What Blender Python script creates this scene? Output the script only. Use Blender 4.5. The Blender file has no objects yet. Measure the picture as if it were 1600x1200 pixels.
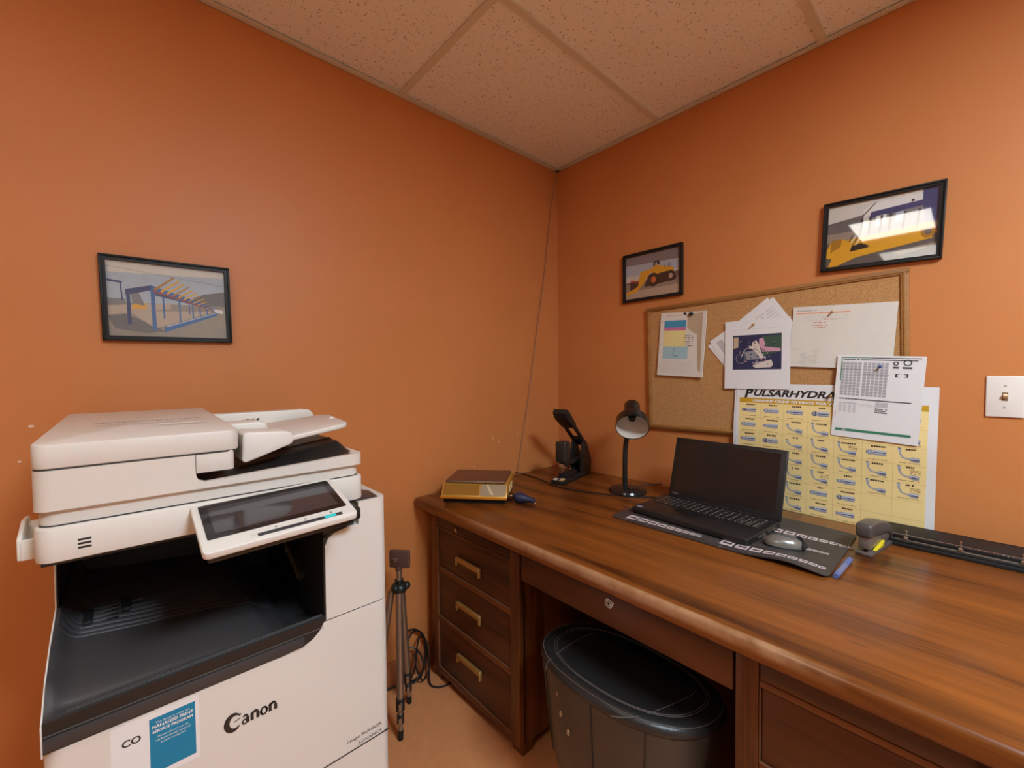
import bpy, bmesh, math, random
from mathutils import Vector, Matrix, Euler
random.seed(7)
S = bpy.context.scene
C = S.collection
PI = math.pi

# ---------------------------------------------------------------- camera, world, exposure
cd = bpy.data.cameras.new('camera'); cam = bpy.data.objects.new('camera', cd); C.objects.link(cam)
F_PX = 652.3
YAW, PITCH, ROLL = map(math.radians, (47.62814, -1.59905, -0.50345))
fw = Vector((math.cos(YAW)*math.cos(PITCH), math.sin(YAW)*math.cos(PITCH), math.sin(PITCH)))
rt0 = Vector((math.sin(YAW), -math.cos(YAW), 0)); up0 = rt0.cross(fw)
rt = rt0*math.cos(ROLL) + up0*math.sin(ROLL); up = -rt0*math.sin(ROLL) + up0*math.cos(ROLL)
mw = Matrix((rt, up, -fw)).transposed().to_4x4(); mw.translation = Vector((-1.80501, -1.58450, 1.27456))
cam.matrix_world = mw
cd.sensor_width = 36; cd.lens = 36*F_PX/1600; cd.clip_start = .02
cd.shift_y = 3.1/1600
S.camera = cam
W = bpy.data.worlds.new('world'); S.world = W; W.use_nodes = True
W.node_tree.nodes['Background'].inputs[0].default_value = (.9, .8, .7, 1)
W.node_tree.nodes['Background'].inputs[1].default_value = .05
S.view_settings.view_transform = 'Standard'
try: S.view_settings.look = 'None'
except Exception: pass
S.view_settings.exposure = 0.0; S.view_settings.gamma = 1.0; S.view_settings.use_curve_mapping = False
LIGHT_C = (.79, .97, 1.12)   # cool colour of the added light panel; the photograph's white balance is set for the warm room
LIGHT_W = 11.0           # radiance of the ceiling light panels
ROOM_X, ROOM_Y, CEIL = -5.0, -3.7, 2.41

# ---------------------------------------------------------------- materials
MATS = {}
def mat(name, col, rough=.5, metal=0., spec=.5, coat=0., bump=0., bscale=200., var=0., vscale=8., emit=None, es=0., coatr=.1):
    if name in MATS: return MATS[name]
    m = bpy.data.materials.new(name); m.use_nodes = True; nt = m.node_tree; b = nt.nodes['Principled BSDF']
    b.inputs['Base Color'].default_value = (*col, 1); b.inputs['Roughness'].default_value = rough
    b.inputs['Metallic'].default_value = metal; b.inputs['Specular IOR Level'].default_value = spec
    b.inputs['Coat Weight'].default_value = coat; b.inputs['Coat Roughness'].default_value = coatr
    tc = nt.nodes.new('ShaderNodeTexCoord')
    if var:
        n = nt.nodes.new('ShaderNodeTexNoise'); n.inputs['Scale'].default_value = vscale; n.inputs['Detail'].default_value = 5
        nt.links.new(tc.outputs['Object'], n.inputs['Vector'])
        r = nt.nodes.new('ShaderNodeMapRange'); r.inputs[3].default_value = 1-var; r.inputs[4].default_value = 1+var
        nt.links.new(n.outputs[0], r.inputs[0])
        v = nt.nodes.new('ShaderNodeVectorMath'); v.operation = 'SCALE'; v.inputs[0].default_value = col
        nt.links.new(r.outputs[0], v.inputs['Scale']); nt.links.new(v.outputs[0], b.inputs['Base Color'])
    if bump:
        n = nt.nodes.new('ShaderNodeTexNoise'); n.inputs['Scale'].default_value = bscale; n.inputs['Detail'].default_value = 3
        nt.links.new(tc.outputs['Object'], n.inputs['Vector'])
        bp = nt.nodes.new('ShaderNodeBump'); bp.inputs['Strength'].default_value = bump; bp.inputs['Distance'].default_value = .002
        nt.links.new(n.outputs[0], bp.inputs['Height']); nt.links.new(bp.outputs[0], b.inputs['Normal'])
    if emit:
        b.inputs['Emission Color'].default_value = (*emit, 1); b.inputs['Emission Strength'].default_value = es
    MATS[name] = m; return m
def srgb(r, g, b):
    f = lambda c: (c/255/12.92) if c/255 <= .04045 else ((c/255+.055)/1.055)**2.4
    return (f(r), f(g), f(b))

def wood_mat(name, grain, dark, light, rough=.3, wear=False, coat=.35, spec=.4):
    m = bpy.data.materials.new(name); m.use_nodes = True; nt = m.node_tree; L = nt.links; b = nt.nodes['Principled BSDF']
    tc = nt.nodes.new('ShaderNodeTexCoord'); mp = nt.nodes.new('ShaderNodeMapping')
    s = {'x': (1.1, 16, 16), 'y': (16, 1.1, 16), 'z': (16, 16, 1.1)}[grain]
    mp.inputs['Scale'].default_value = s; L.new(tc.outputs['Object'], mp.inputs['Vector'])
    n1 = nt.nodes.new('ShaderNodeTexNoise'); n1.inputs['Scale'].default_value = 1.0; n1.inputs['Detail'].default_value = 6; n1.inputs['Roughness'].default_value = .6; n1.inputs['Distortion'].default_value = .4
    L.new(mp.outputs[0], n1.inputs['Vector'])
    mp2 = nt.nodes.new('ShaderNodeMapping'); mp2.inputs['Scale'].default_value = tuple(v*(9 if v > 2 else 5) for v in s); L.new(tc.outputs['Object'], mp2.inputs['Vector'])
    n2 = nt.nodes.new('ShaderNodeTexNoise'); n2.inputs['Scale'].default_value = 1.0; n2.inputs['Detail'].default_value = 3; L.new(mp2.outputs[0], n2.inputs['Vector'])
    n3 = nt.nodes.new('ShaderNodeTexNoise'); n3.inputs['Scale'].default_value = 2.2; n3.inputs['Detail'].default_value = 2; L.new(tc.outputs['Object'], n3.inputs['Vector'])
    a = nt.nodes.new('ShaderNodeMath'); a.operation = 'MULTIPLY_ADD'; a.inputs[1].default_value = .25; L.new(n2.outputs[0], a.inputs[0]); L.new(n1.outputs[0], a.inputs[2])
    a2 = nt.nodes.new('ShaderNodeMath'); a2.operation = 'MULTIPLY_ADD'; a2.inputs[1].default_value = .20; L.new(n3.outputs[0], a2.inputs[0]); L.new(a.outputs[0], a2.inputs[2])
    cr = nt.nodes.new('ShaderNodeValToRGB'); L.new(a2.outputs[0], cr.inputs[0])
    e = cr.color_ramp.elements; e[0].position = .52; e[0].color = (*dark, 1); e[1].position = .95; e[1].color = (*light, 1)
    el = e.new(.72); el.color = tuple((dark[i]*.42+light[i]*.58) for i in range(3))+(1,)
    out = cr.outputs[0]; rough_src = None
    if wear:
        # pale, rubbed-off varnish along the front edge between the two pedestals
        ofs = nt.nodes.new('ShaderNodeVectorMath'); ofs.operation = 'ADD'; ofs.inputs[1].default_value = (-.47, -.93, 0); L.new(tc.outputs['Object'], ofs.inputs[0])
        sx = nt.nodes.new('ShaderNodeSeparateXYZ'); L.new(ofs.outputs[0], sx.inputs[0])
        def mr(src, a0, a1, b0=0., b1=1.):
            r = nt.nodes.new('ShaderNodeMapRange'); r.inputs[1].default_value = a0; r.inputs[2].default_value = a1
            r.inputs[3].default_value = b0; r.inputs[4].default_value = b1; L.new(src, r.inputs[0]); return r.outputs[0]
        def mul(p, q):
            r = nt.nodes.new('ShaderNodeMath'); r.operation = 'MULTIPLY'; L.new(p, r.inputs[0]); L.new(q, r.inputs[1]); return r.outputs[0]
        k = mul(mr(sx.outputs[0], -.9215, -.9265), mr(sx.outputs[1], -.30, -.62))
        k = mul(k, mr(sx.outputs[1], -1.46, -1.36)); k = mul(k, mr(sx.outputs[2], .732, .744))
        nw = nt.nodes.new('ShaderNodeTexNoise'); nw.inputs['Scale'].default_value = 14; nw.inputs['Detail'].default_value = 4; L.new(tc.outputs['Object'], nw.inputs['Vector'])
        k = mul(k, mr(nw.outputs[0], .2, .5))
        mx = nt.nodes.new('ShaderNodeMix'); mx.data_type = 'RGBA'; L.new(k, mx.inputs[0]); L.new(out, mx.inputs[6]); mx.inputs[7].default_value = (*srgb(168, 124, 88), 1)
        out = mx.outputs[2]
        # small dark knots and stains
        vo = nt.nodes.new('ShaderNodeTexVoronoi'); vo.inputs['Scale'].default_value = 1.0
        mp3 = nt.nodes.new('ShaderNodeMapping'); mp3.inputs['Scale'].default_value = (13, 4.2, 1); L.new(tc.outputs['Object'], mp3.inputs['Vector']); L.new(mp3.outputs[0], vo.inputs['Vector'])
        kn = mr(vo.outputs['Distance'], .045, .11, .65, 0.)
        nz = nt.nodes.new('ShaderNodeTexNoise'); nz.inputs['Scale'].default_value = 3.1; L.new(tc.outputs['Object'], nz.inputs['Vector'])
        kn = mul(kn, mr(nz.outputs[0], .5, .6))
        mx2 = nt.nodes.new('ShaderNodeMix'); mx2.data_type = 'RGBA'; L.new(kn, mx2.inputs[0]); L.new(out, mx2.inputs[6]); mx2.inputs[7].default_value = (.05, .02, .01, 1)
        out = mx2.outputs[2]
    L.new(out, b.inputs['Base Color'])
    rr = nt.nodes.new('ShaderNodeMapRange'); rr.inputs[3].default_value = rough*.75; rr.inputs[4].default_value = rough*1.3; L.new(n3.outputs[0], rr.inputs[0]); L.new(rr.outputs[0], b.inputs['Roughness'])
    b.inputs['Coat Weight'].default_value = coat; b.inputs['Coat Roughness'].default_value = .16; b.inputs['Specular IOR Level'].default_value = spec
    bp = nt.nodes.new('ShaderNodeBump'); bp.inputs['Strength'].default_value = .08; bp.inputs['Distance'].default_value = .001; L.new(n2.outputs[0], bp.inputs['Height']); L.new(bp.outputs[0], b.inputs['Normal'])
    return m

WD, WL = (.050, .0125, .0035), (.285, .083, .012)
M_wood_top = wood_mat('varnished_desk_top', 'y', WD, WL, .30, wear=True, coat=.15, spec=.3)
M_wood_h = wood_mat('varnished_wood_along', 'y', (.050, .013, .004), (.21, .062, .011), .38, coat=.2)
M_wood_v = wood_mat('varnished_wood_upright', 'z', (.055, .014, .004), (.22, .065, .011), .38, coat=.2)
M_wood_dr = wood_mat('dark_drawer_wood', 'y', (.032, .009, .004), (.13, .038, .009), .42, coat=.15)
M_wood_in = mat('dark_inner_wood', (.05, .018, .008), .7)  # dark brown for inner boards and picture backings
M_frame_oak = wood_mat('corkboard_frame_wood', 'x', (.26, .105, .025), (.47, .22, .06), .5, coat=0.)
M_brass = mat('aged_brass', srgb(190, 150, 86), .38, .55, bump=.1, bscale=90)
M_edge_highlight = mat('edge_highlight_tan', srgb(140, 100, 74), .5)  # tan colour standing in for the light caught on drawer bevels
M_brass_dk = mat('brass_recess', srgb(112, 82, 44), .45, .4)
M_black = mat('black_plastic', (.012, .012, .012), .42, bump=.05, bscale=900)
M_blackg = mat('glossy_black', (.010, .010, .010), .18)
M_blackm = mat('matte_black', (.008, .008, .008), .7)
M_tray = mat('tray_black_plastic', (.046, .043, .044), .36, bump=.12, bscale=1500)
M_liner = mat('recess_black', (.032, .030, .030), .5)
M_white = mat('printer_white', srgb(226, 220, 210), .45, var=.03, vscale=9, bump=.03, bscale=1200)
M_white2 = mat('printer_cover_white', srgb(222, 213, 202), .45, var=.04, vscale=7, bump=.03, bscale=1200)
M_greyp = mat('grey_print', srgb(120, 112, 108), .6)
M_seam = mat('seam_dark', (.05, .04, .035), .7)
M_chrome = mat('steel', (.62, .6, .57), .25, 1.)
M_alu = mat('champagne_aluminium', srgb(172, 158, 142), .38, .85)
M_paper = mat('white_paper', srgb(236, 232, 228), .8, spec=.2)
M_paper2 = mat('aged_paper', srgb(228, 220, 206), .8, spec=.2, var=.05, vscale=25)
M_lcd = mat('screen_glass', (.012, .011, .012), .06, spec=.8)
M_bezel = mat('screen_bezel', (.012, .011, .012), .15)
M_teal_led = mat('teal_led', (.02, .5, .5), .3, emit=(.03, .75, .8), es=.22)
M_teal = mat('teal_print', srgb(0, 128, 168), .5)
M_ink = mat('black_ink', (.015, .013, .012), .6)

def wall_mat():
    m = bpy.data.materials.new('orange_wall_paint'); m.use_nodes = True; nt = m.node_tree; L = nt.links; b = nt.nodes['Principled BSDF']
    tc = nt.nodes.new('ShaderNodeTexCoord')
    n = nt.nodes.new('ShaderNodeTexNoise'); n.inputs['Scale'].default_value = 2.3; n.inputs['Detail'].default_value = 7; L.new(tc.outputs['Object'], n.inputs['Vector'])
    cr = nt.nodes.new('ShaderNodeValToRGB'); L.new(n.outputs[0], cr.inputs[0]); e = cr.color_ramp.elements
    e[0].position = .25; e[0].color = (.615, .218, .062, 1); e[1].position = .75; e[1].color = (.665, .245, .075, 1)
    L.new(cr.outputs[0], b.inputs['Base Color']); b.inputs['Roughness'].default_value = .45; b.inputs['Specular IOR Level'].default_value = .35
    n2 = nt.nodes.new('ShaderNodeTexNoise'); n2.inputs['Scale'].default_value = 160; n2.inputs['Detail'].default_value = 3; L.new(tc.outputs['Object'], n2.inputs['Vector'])
    bp = nt.nodes.new('ShaderNodeBump'); bp.inputs['Strength'].default_value = .12; bp.inputs['Distance'].default_value = .001; L.new(n2.outputs[0], bp.inputs['Height']); L.new(bp.outputs[0], b.inputs['Normal'])
    return m
M_wall = wall_mat()
M_chip = mat('bare_plaster_chip', srgb(236, 214, 196), .8)
def tile_mat():
    m = bpy.data.materials.new('pitted_ceiling_tile'); m.use_nodes = True; nt = m.node_tree; L = nt.links; b = nt.nodes['Principled BSDF']
    tc = nt.nodes.new('ShaderNodeTexCoord')
    vo = nt.nodes.new('ShaderNodeTexVoronoi'); vo.inputs['Scale'].default_value = 135; L.new(tc.outputs['Object'], vo.inputs['Vector'])
    n = nt.nodes.new('ShaderNodeTexNoise'); n.inputs['Scale'].default_value = 60; n.inputs['Detail'].default_value = 4; L.new(tc.outputs['Object'], n.inputs['Vector'])
    th = nt.nodes.new('ShaderNodeMapRange'); th.inputs[1].default_value = .44; th.inputs[2].default_value = .64; th.inputs[3].default_value = .02; th.inputs[4].default_value = .36; L.new(n.outputs[0], th.inputs[0])
    lt = nt.nodes.new('ShaderNodeMath'); lt.operation = 'LESS_THAN'; L.new(vo.outputs['Distance'], lt.inputs[0]); L.new(th.outputs[0], lt.inputs[1])
    mx = nt.nodes.new('ShaderNodeMix'); mx.data_type = 'RGBA'; L.new(lt.outputs[0], mx.inputs[0])
    mx.inputs[6].default_value = (.93, .90, .82, 1); mx.inputs[7].default_value = (.42, .36, .29, 1)
    L.new(mx.outputs[2], b.inputs['Base Color']); b.inputs['Roughness'].default_value = .9
    return m
M_tile = tile_mat()
M_rail = mat('ceiling_grid_metal', (.72, .66, .52), .5)
M_floor = mat('tan_floor', srgb(218, 146, 92), .6, var=.12, vscale=30)
M_base = mat('baseboard_brown', srgb(176, 104, 62), .5)
def cork_mat():
    m = bpy.data.materials.new('cork'); m.use_nodes = True; nt = m.node_tree; L = nt.links; b = nt.nodes['Principled BSDF']
    tc = nt.nodes.new('ShaderNodeTexCoord')
    n = nt.nodes.new('ShaderNodeTexNoise'); n.inputs['Scale'].default_value = 330; n.inputs['Detail'].default_value = 5; n.inputs['Roughness'].default_value = .75; L.new(tc.outputs['Object'], n.inputs['Vector'])
    cr = nt.nodes.new('ShaderNodeValToRGB'); L.new(n.outputs[0], cr.inputs[0]); e = cr.color_ramp.elements
    e[0].position = .33; e[0].color = (*srgb(160, 110, 60), 1); e[1].position = .6; e[1].color = (*srgb(208, 156, 98), 1)
    L.new(cr.outputs[0], b.inputs['Base Color']); b.inputs['Roughness'].default_value = .9; return m
M_cork = cork_mat()
def glass_mat():
    m = bpy.data.materials.new('picture_glass'); m.use_nodes = True; nt = m.node_tree; L = nt.links
    nt.nodes.remove(nt.nodes['Principled BSDF']); o = nt.nodes['Material Output']
    t = nt.nodes.new('ShaderNodeBsdfTransparent'); g = nt.nodes.new('ShaderNodeBsdfGlossy'); g.inputs['Roughness'].default_value = .03
    fr = nt.nodes.new('ShaderNodeFresnel'); fr.inputs[0].default_value = 2.0
    ge = nt.nodes.new('ShaderNodeNewGeometry'); iv = nt.nodes.new('ShaderNodeMath'); iv.operation = 'SUBTRACT'; iv.inputs[0].default_value = 1; L.new(ge.outputs['Backfacing'], iv.inputs[1])
    ml = nt.nodes.new('ShaderNodeMath'); ml.operation = 'MULTIPLY'; L.new(fr.outputs[0], ml.inputs[0]); L.new(iv.outputs[0], ml.inputs[1])
    mx = nt.nodes.new('ShaderNodeMixShader'); L.new(ml.outputs[0], mx.inputs[0]); L.new(t.outputs[0], mx.inputs[1]); L.new(g.outputs[0], mx.inputs[2]); L.new(mx.outputs[0], o.inputs[0])
    return m
M_glass = glass_mat()
M_light = mat('light_diffuser', (.9, .9, .88), .5, emit=(1.0, .95, .86), es=LIGHT_W*.85)
M_light3 = mat('dim_light_diffuser', (.9, .9, .88), .5, emit=(1.0, .95, .86), es=LIGHT_W*.45)
M_light2 = mat('added_light_diffuser', (.9, .9, .88), .5, emit=LIGHT_C, es=LIGHT_W*6.6)  # boosted emission for the added, unseen panel
M_ltframe = mat('light_frame', (.8, .78, .74), .4)

# ---------------------------------------------------------------- mesh builder
class MB:
    def __init__(s): s.bm = bmesh.new(); s.mi = 0; s.M = Matrix.Identity(4)
    def _merge(s, t):
        for f in t.faces: f.material_index = s.mi
        t.transform(s.M)
        me = bpy.data.meshes.new('tmp'); t.to_mesh(me); t.free(); s.bm.from_mesh(me); bpy.data.meshes.remove(me); return s
    def _bev(s, t, bev, seg):
        if bev > 0:
            bmesh.ops.bevel(t, geom=[e for e in t.edges if len(e.link_faces) == 2 and e.calc_face_angle(0) > .3], offset=bev, segments=seg, affect='EDGES', clamp_overlap=True, profile=.5)
    def box(s, x0, x1, y0, y1, z0, z1, bev=0., seg=2, mi=None):
        if mi is not None: s.mi = mi
        t = bmesh.new(); bmesh.ops.create_cube(t, size=1)
        for v in t.verts: v.co = Vector((x0+(v.co.x+.5)*(x1-x0), y0+(v.co.y+.5)*(y1-y0), z0+(v.co.z+.5)*(z1-z0)))
        s._bev(t, bev, seg); return s._merge(t)
    def prism(s, pts, axis, a0, a1, bev=0., seg=2, mi=None, bevsel=None):
        if mi is not None: s.mi = mi
        t = bmesh.new()
        def P(u, v, a): return {'x': (a, u, v), 'y': (u, a, v), 'z': (u, v, a)}[axis]
        A = [t.verts.new(P(u, v, a0)) for u, v in pts]; B = [t.verts.new(P(u, v, a1)) for u, v in pts]; n = len(pts)
        t.faces.new(A); t.faces.new(B[::-1])
        for i in range(n): t.faces.new((A[i], B[i], B[(i+1) % n], A[(i+1) % n]))
        bmesh.ops.recalc_face_normals(t, faces=t.faces)
        s._bev(t, bev, seg); return s._merge(t)
    def poly(s, pts, mi=None):
        if mi is not None: s.mi = mi
        t = bmesh.new(); t.faces.new([t.verts.new(p) for p in pts]); return s._merge(t)
    def cyl(s, p0, p1, r0, r1=None, n=20, mi=None, bev=0.):
        if mi is not None: s.mi = mi
        p0, p1 = Vector(p0), Vector(p1); r1 = r0 if r1 is None else r1
        t = bmesh.new(); bmesh.ops.create_cone(t, cap_ends=True, segments=n, radius1=r0, radius2=r1, depth=(p1-p0).length)
        if bev:
            bmesh.ops.bevel(t, geom=[e for e in t.edges if e.calc_face_angle(0) > 1.], offset=bev, segments=2, affect='EDGES', clamp_overlap=True)
        q = (p1-p0).to_track_quat('Z', 'Y').to_matrix().to_4x4(); q.translation = (p0+p1)/2; t.transform(q); return s._merge(t)
    def lathe(s, prof, M=None, n=32, mi=None, cap=False):
        if mi is not None: s.mi = mi
        t = bmesh.new(); rings = []
        for r, z in prof: rings.append([t.verts.new((r*math.cos(2*PI*i/n), r*math.sin(2*PI*i/n), z)) for i in range(n)])
        for a, b in zip(rings, rings[1:]):
            for i in range(n): t.faces.new((a[i], a[(i+1) % n], b[(i+1) % n], b[i]))
        if cap: t.faces.new(rings[0][::-1]); t.faces.new(rings[-1])
        bmesh.ops.remove_doubles(t, verts=t.verts, dist=1e-6)
        if M is not None: t.transform(M)
        return s._merge(t)
    def tube(s, pts, r, n=8, sub=6, mi=None, closed=False):
        if mi is not None: s.mi = mi
        P = [Vector(p) for p in pts]; Q = []
        if sub > 1 and len(P) > 2:
            for i in range(len(P)-1):
                p0 = P[max(i-1, 0)]; p1 = P[i]; p2 = P[i+1]; p3 = P[min(i+2, len(P)-1)]
                for k in range(sub):
                    u = k/sub; Q.append(.5*((2*p1)+(-p0+p2)*u+(2*p0-5*p1+4*p2-p3)*u*u+(-p0+3*p1-3*p2+p3)*u**3))
            Q.append(P[-1])
        else: Q = P
        t = bmesh.new(); rings = []; prev = None
        for i, q in enumerate(Q):
            d = (Q[min(i+1, len(Q)-1)]-Q[max(i-1, 0)]).normalized()
            if prev is None: a = d.orthogonal().normalized()
            else: a = (prev-d*prev.dot(d)).normalized()
            prev = a; b = d.cross(a)
            rr = r[i*(len(r)-1)//max(len(Q)-1, 1)] if isinstance(r, (list, tuple)) else r
            rings.append([t.verts.new(q+(a*math.cos(2*PI*k/n)+b*math.sin(2*PI*k/n))*rr) for k in range(n)])
        for a, b in zip(rings, rings[1:]):
            for i in range(n): t.faces.new((a[i], a[(i+1) % n], b[(i+1) % n], b[i]))
        t.faces.new(rings[0][::-1]); t.faces.new(rings[-1])
        return s._merge(t)
    def grid(s, xs, ys, fz, mi=None, skirt=None):
        if mi is not None: s.mi = mi
        t = bmesh.new(); V = [[t.verts.new((x, y, fz(x, y))) for y in ys] for x in xs]
        for i in range(len(xs)-1):
            for j in range(len(ys)-1): t.faces.new((V[i][j], V[i+1][j], V[i+1][j+1], V[i][j+1]))
        if skirt is not None:
            edge = [V[i][0] for i in range(len(xs))]+[V[-1][j] for j in range(1, len(ys))]+[V[i][-1] for i in range(len(xs)-2, -1, -1)]+[V[0][j] for j in range(len(ys)-2, 0, -1)]
            low = [t.verts.new((v.co.x, v.co.y, skirt)) for v in edge]; n = len(edge)
            for i in range(n): t.faces.new((edge[i], low[i], low[(i+1) % n], edge[(i+1) % n]))
            t.faces.new(low)
        bmesh.ops.recalc_face_normals(t, faces=t.faces)
        return s._merge(t)
    def blob(s, c, r, mi=None, seg=20, power=1.0, flat=None):
        if mi is not None: s.mi = mi
        t = bmesh.new(); bmesh.ops.create_uvsphere(t, u_segments=seg, v_segments=seg//2, radius=1)
        for v in t.verts:
            co = v.co.copy()
            if power != 1: co = Vector([math.copysign(abs(k)**power, k) for k in co])
            co = Vector((co.x*r[0], co.y*r[1], co.z*r[2]))
            if flat is not None: co.z = max(co.z, flat)
            v.co = co+Vector(c)
        return s._merge(t)
    def text(s, body, size, M, mi=None, align='LEFT', extrude=0., shear=0., offset=0., sx=1.):
        if mi is not None: s.mi = mi
        c = bpy.data.curves.new('t', 'FONT'); c.body = body; c.size = size; c.align_x = align; c.extrude = extrude; c.shear = shear; c.offset = offset; c.resolution_u = 3
        o = bpy.data.objects.new('t', c); C.objects.link(o); dg = bpy.context.evaluated_depsgraph_get(); dg.update()
        me = bpy.data.meshes.new_from_object(o.evaluated_get(dg)); t = bmesh.new(); t.from_mesh(me)
        t.transform(M @ Matrix.Scale(sx, 4, (1, 0, 0)))
        bpy.data.objects.remove(o); bpy.data.curves.remove(c); bpy.data.meshes.remove(me)
        return s._merge(t)

OFF = {}
def obj(name, mb, mats, parent=None, smooth=35):
    me = bpy.data.meshes.new(name); 
    if not isinstance(mats, (list, tuple)): mats = [mats]
    for m in mats: me.materials.append(m)
    if parent is not None and OFF.get(parent.name): mb.bm.transform(Matrix.Translation(-Vector(OFF[parent.name])))
    mb.bm.to_mesh(me); mb.bm.free()
    if smooth:
        for p in me.polygons: p.use_smooth = True
        me.set_sharp_from_angle(angle=math.radians(smooth))
    o = bpy.data.objects.new(name, me); C.objects.link(o)
    if parent is not None:
        o.parent = parent
        if OFF.get(parent.name): OFF[o.name] = OFF[parent.name]
    return o
def thing(name, label, cat, loc=(0, 0, 0), rot=(0, 0, 0), group=None, world=False):
    o = bpy.data.objects.new(name, None); C.objects.link(o); o.location = loc; o.rotation_euler = rot; o.empty_display_size = .05
    o['label'] = label; o['category'] = cat
    if group: o['group'] = group
    if world: OFF[o.name] = tuple(loc)      # its parts are written in room coordinates
    return o
def tag(o, label, cat, group=None):
    o['label'] = label; o['category'] = cat
    if group: o['group'] = group
    return o
def struct(name, mb, mats, smooth=35):
    o = obj(name, mb, mats, None, smooth); o['kind'] = 'structure'; return o
def mesh_thing(name, mb, mats, label, cat, loc=(0, 0, 0), rot=(0, 0, 0), group=None, world=False, smooth=35):
    if world: mb.bm.transform(Matrix.Translation(-Vector(loc)))
    o = obj(name, mb, mats, None, smooth); o.location = loc; o.rotation_euler = rot; return tag(o, label, cat, group)

class Art(MB):
    """flat print: u to the right, v down, in metres from the sheet's top left; front faces local -y"""
    def __init__(s, w, h, y=0.): super().__init__(); s.w = w; s.h = h; s.y = y; s.n = 0
    def P(s, u, v, k): return (u-s.w/2, s.y-k*.00012, s.h/2-v)
    def pg(s, pts, mi, layer=1):
        s.n += 1; layer = layer+min(.9, s.n*.015)
        return s.poly([s.P(u, v, layer) for u, v in pts][::-1], mi)
    def rc(s, u0, v0, u1, v1, mi, layer=1):
        nu = max(1, math.ceil(abs(u1-u0)/.03)); nv = max(1, math.ceil(abs(v1-v0)/.03))
        for i in range(nu):
            for j in range(nv):
                a, b, c, d = u0+(u1-u0)*i/nu, u0+(u1-u0)*(i+1)/nu, v0+(v1-v0)*j/nv, v0+(v1-v0)*(j+1)/nv
                s.pg([(a, c), (b, c), (b, d), (a, d)], mi, layer)
        return s
    def el(s, u, v, ru, rv, mi, layer=1, n=20): return s.pg([(u+ru*math.cos(2*PI*i/n), v+rv*math.sin(2*PI*i/n)) for i in range(n)], mi, layer)
    def st(s, pts, w, mi, layer=1):
        w = w if isinstance(w, (list, tuple)) else [w]*len(pts)
        L_, R_ = [], []
        for i, (u, v) in enumerate(pts):
            a = pts[max(i-1, 0)]; b = pts[min(i+1, len(pts)-1)]; du, dv = b[0]-a[0], b[1]-a[1]; l = math.hypot(du, dv) or 1
            L_.append((u-dv/l*w[i]/2, v+du/l*w[i]/2)); R_.append((u+dv/l*w[i]/2, v-du/l*w[i]/2))
        for i in range(len(pts)-1): s.pg([L_[i], L_[i+1], R_[i+1], R_[i]][::1], mi, layer)
        return s
    def tx(s, body, u, v, size, mi, layer=2, **k):
        M = Matrix.Translation(Vector(s.P(u, v, layer))) @ Matrix.Rotation(PI/2, 4, 'X'); return s.text(body, size, M, mi, **k)
    def sheet(s, mi=0, t=.0006, nu=2, nv=2, f=None):
        us = [s.w*i/(nu-1) for i in range(nu)]; t_ = t
        s.mi = mi; bm = bmesh.new()
        V = [[bm.verts.new(s.P(s.w*i/(nu-1), s.h*j/(nv-1), 0)) for j in range(nv)] for i in range(nu)]
        for i in range(nu-1):
            for j in range(nv-1): bm.faces.new((V[i][j], V[i+1][j], V[i+1][j+1], V[i][j+1]))
        r = bmesh.ops.extrude_face_region(bm, geom=bm.faces[:])
        for g in r['geom']:
            if isinstance(g, bmesh.types.BMVert): g.co.y += t_
        bmesh.ops.recalc_face_normals(bm, faces=bm.faces); return s._merge(bm)
def art_bend(a, f):
    for v in a.bm.verts:
        u = v.co.x+a.w/2; w = a.h/2-v.co.z; v.co.y -= f(u/a.w, w/a.h)
RW = -PI/2       # rotation of things that hang on the right wall
def rpos(y, z, off=.0): return (-off, y, z)

M_cream = mat('cream_wall_paint', srgb(188, 178, 162), .6)
# ---------------------------------------------------------------- room shell
H = CEIL
b = MB(); b.box(ROOM_X, 0, ROOM_Y, 0, -.05, 0, mi=0); struct('floor', b, [M_floor])
def wall_left():
    b = MB(); b.box(ROOM_X, 0, 0, .1, 0, H+.15, mi=0)
    for (x, z, w, h) in [(-.49, .959, .006, .02), (-.325, .984, .004, .006), (-.322, .972, .005, .006), (-.325, .962, .004, .007), (-.327, .950, .005, .006), (-1.993, 1.155, .016, .007), (-2.014, 1.069, .007, .006), (-.453, .935, .006, .006), (-.607, .837, .006, .009), (-.40, 1.02, .003, .003), (-.43, 1.07, .006, .002), (-.38, 1.075, .003, .003), (-1.55, 1.14, .006, .004), (-.375, .99, .003, .003)]:
        n = 7; ph = random.random()*6
        b.poly([(x+w/2*math.cos(2*PI*i/n+ph)*(.6+.5*random.random()), -.0004, z+h/2*math.sin(2*PI*i/n+ph)*(.6+.5*random.random())) for i in range(n)], 1)
    struct('wall_left', b, [M_wall, M_chip])
wall_left()
b = MB(); b.box(0, .1, ROOM_Y, .1, 0, H+.15, mi=0)
for y, z in [(-.04, .865), (-.10, 1.02)]: b.box(-.0004, 0, y-.004, y+.004, z-.001, z+.001, mi=1)
struct('wall_right', b, [M_wall, M_chip])
b = MB(); b.box(ROOM_X, 0, ROOM_Y-.1, ROOM_Y, 0, H+.15); struct('wall_front', b, [M_cream])
b = MB(); b.box(ROOM_X-.1, ROOM_X, ROOM_Y, 0, 0, H+.15); struct('wall_back', b, [M_cream])
b = MB(); b.box(ROOM_X, 0, ROOM_Y, 0, H+.008, H+.05); struct('ceiling', b, [M_tile])
b = MB(); rails_x = [-.966, -2.30, -3.0, -3.52, -4.22]; rails_y = [-.617-.61*k for k in range(5)]
for x in rails_x: b.box(x-.012, x+.012, ROOM_Y, 0, H, H+.012)
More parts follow.
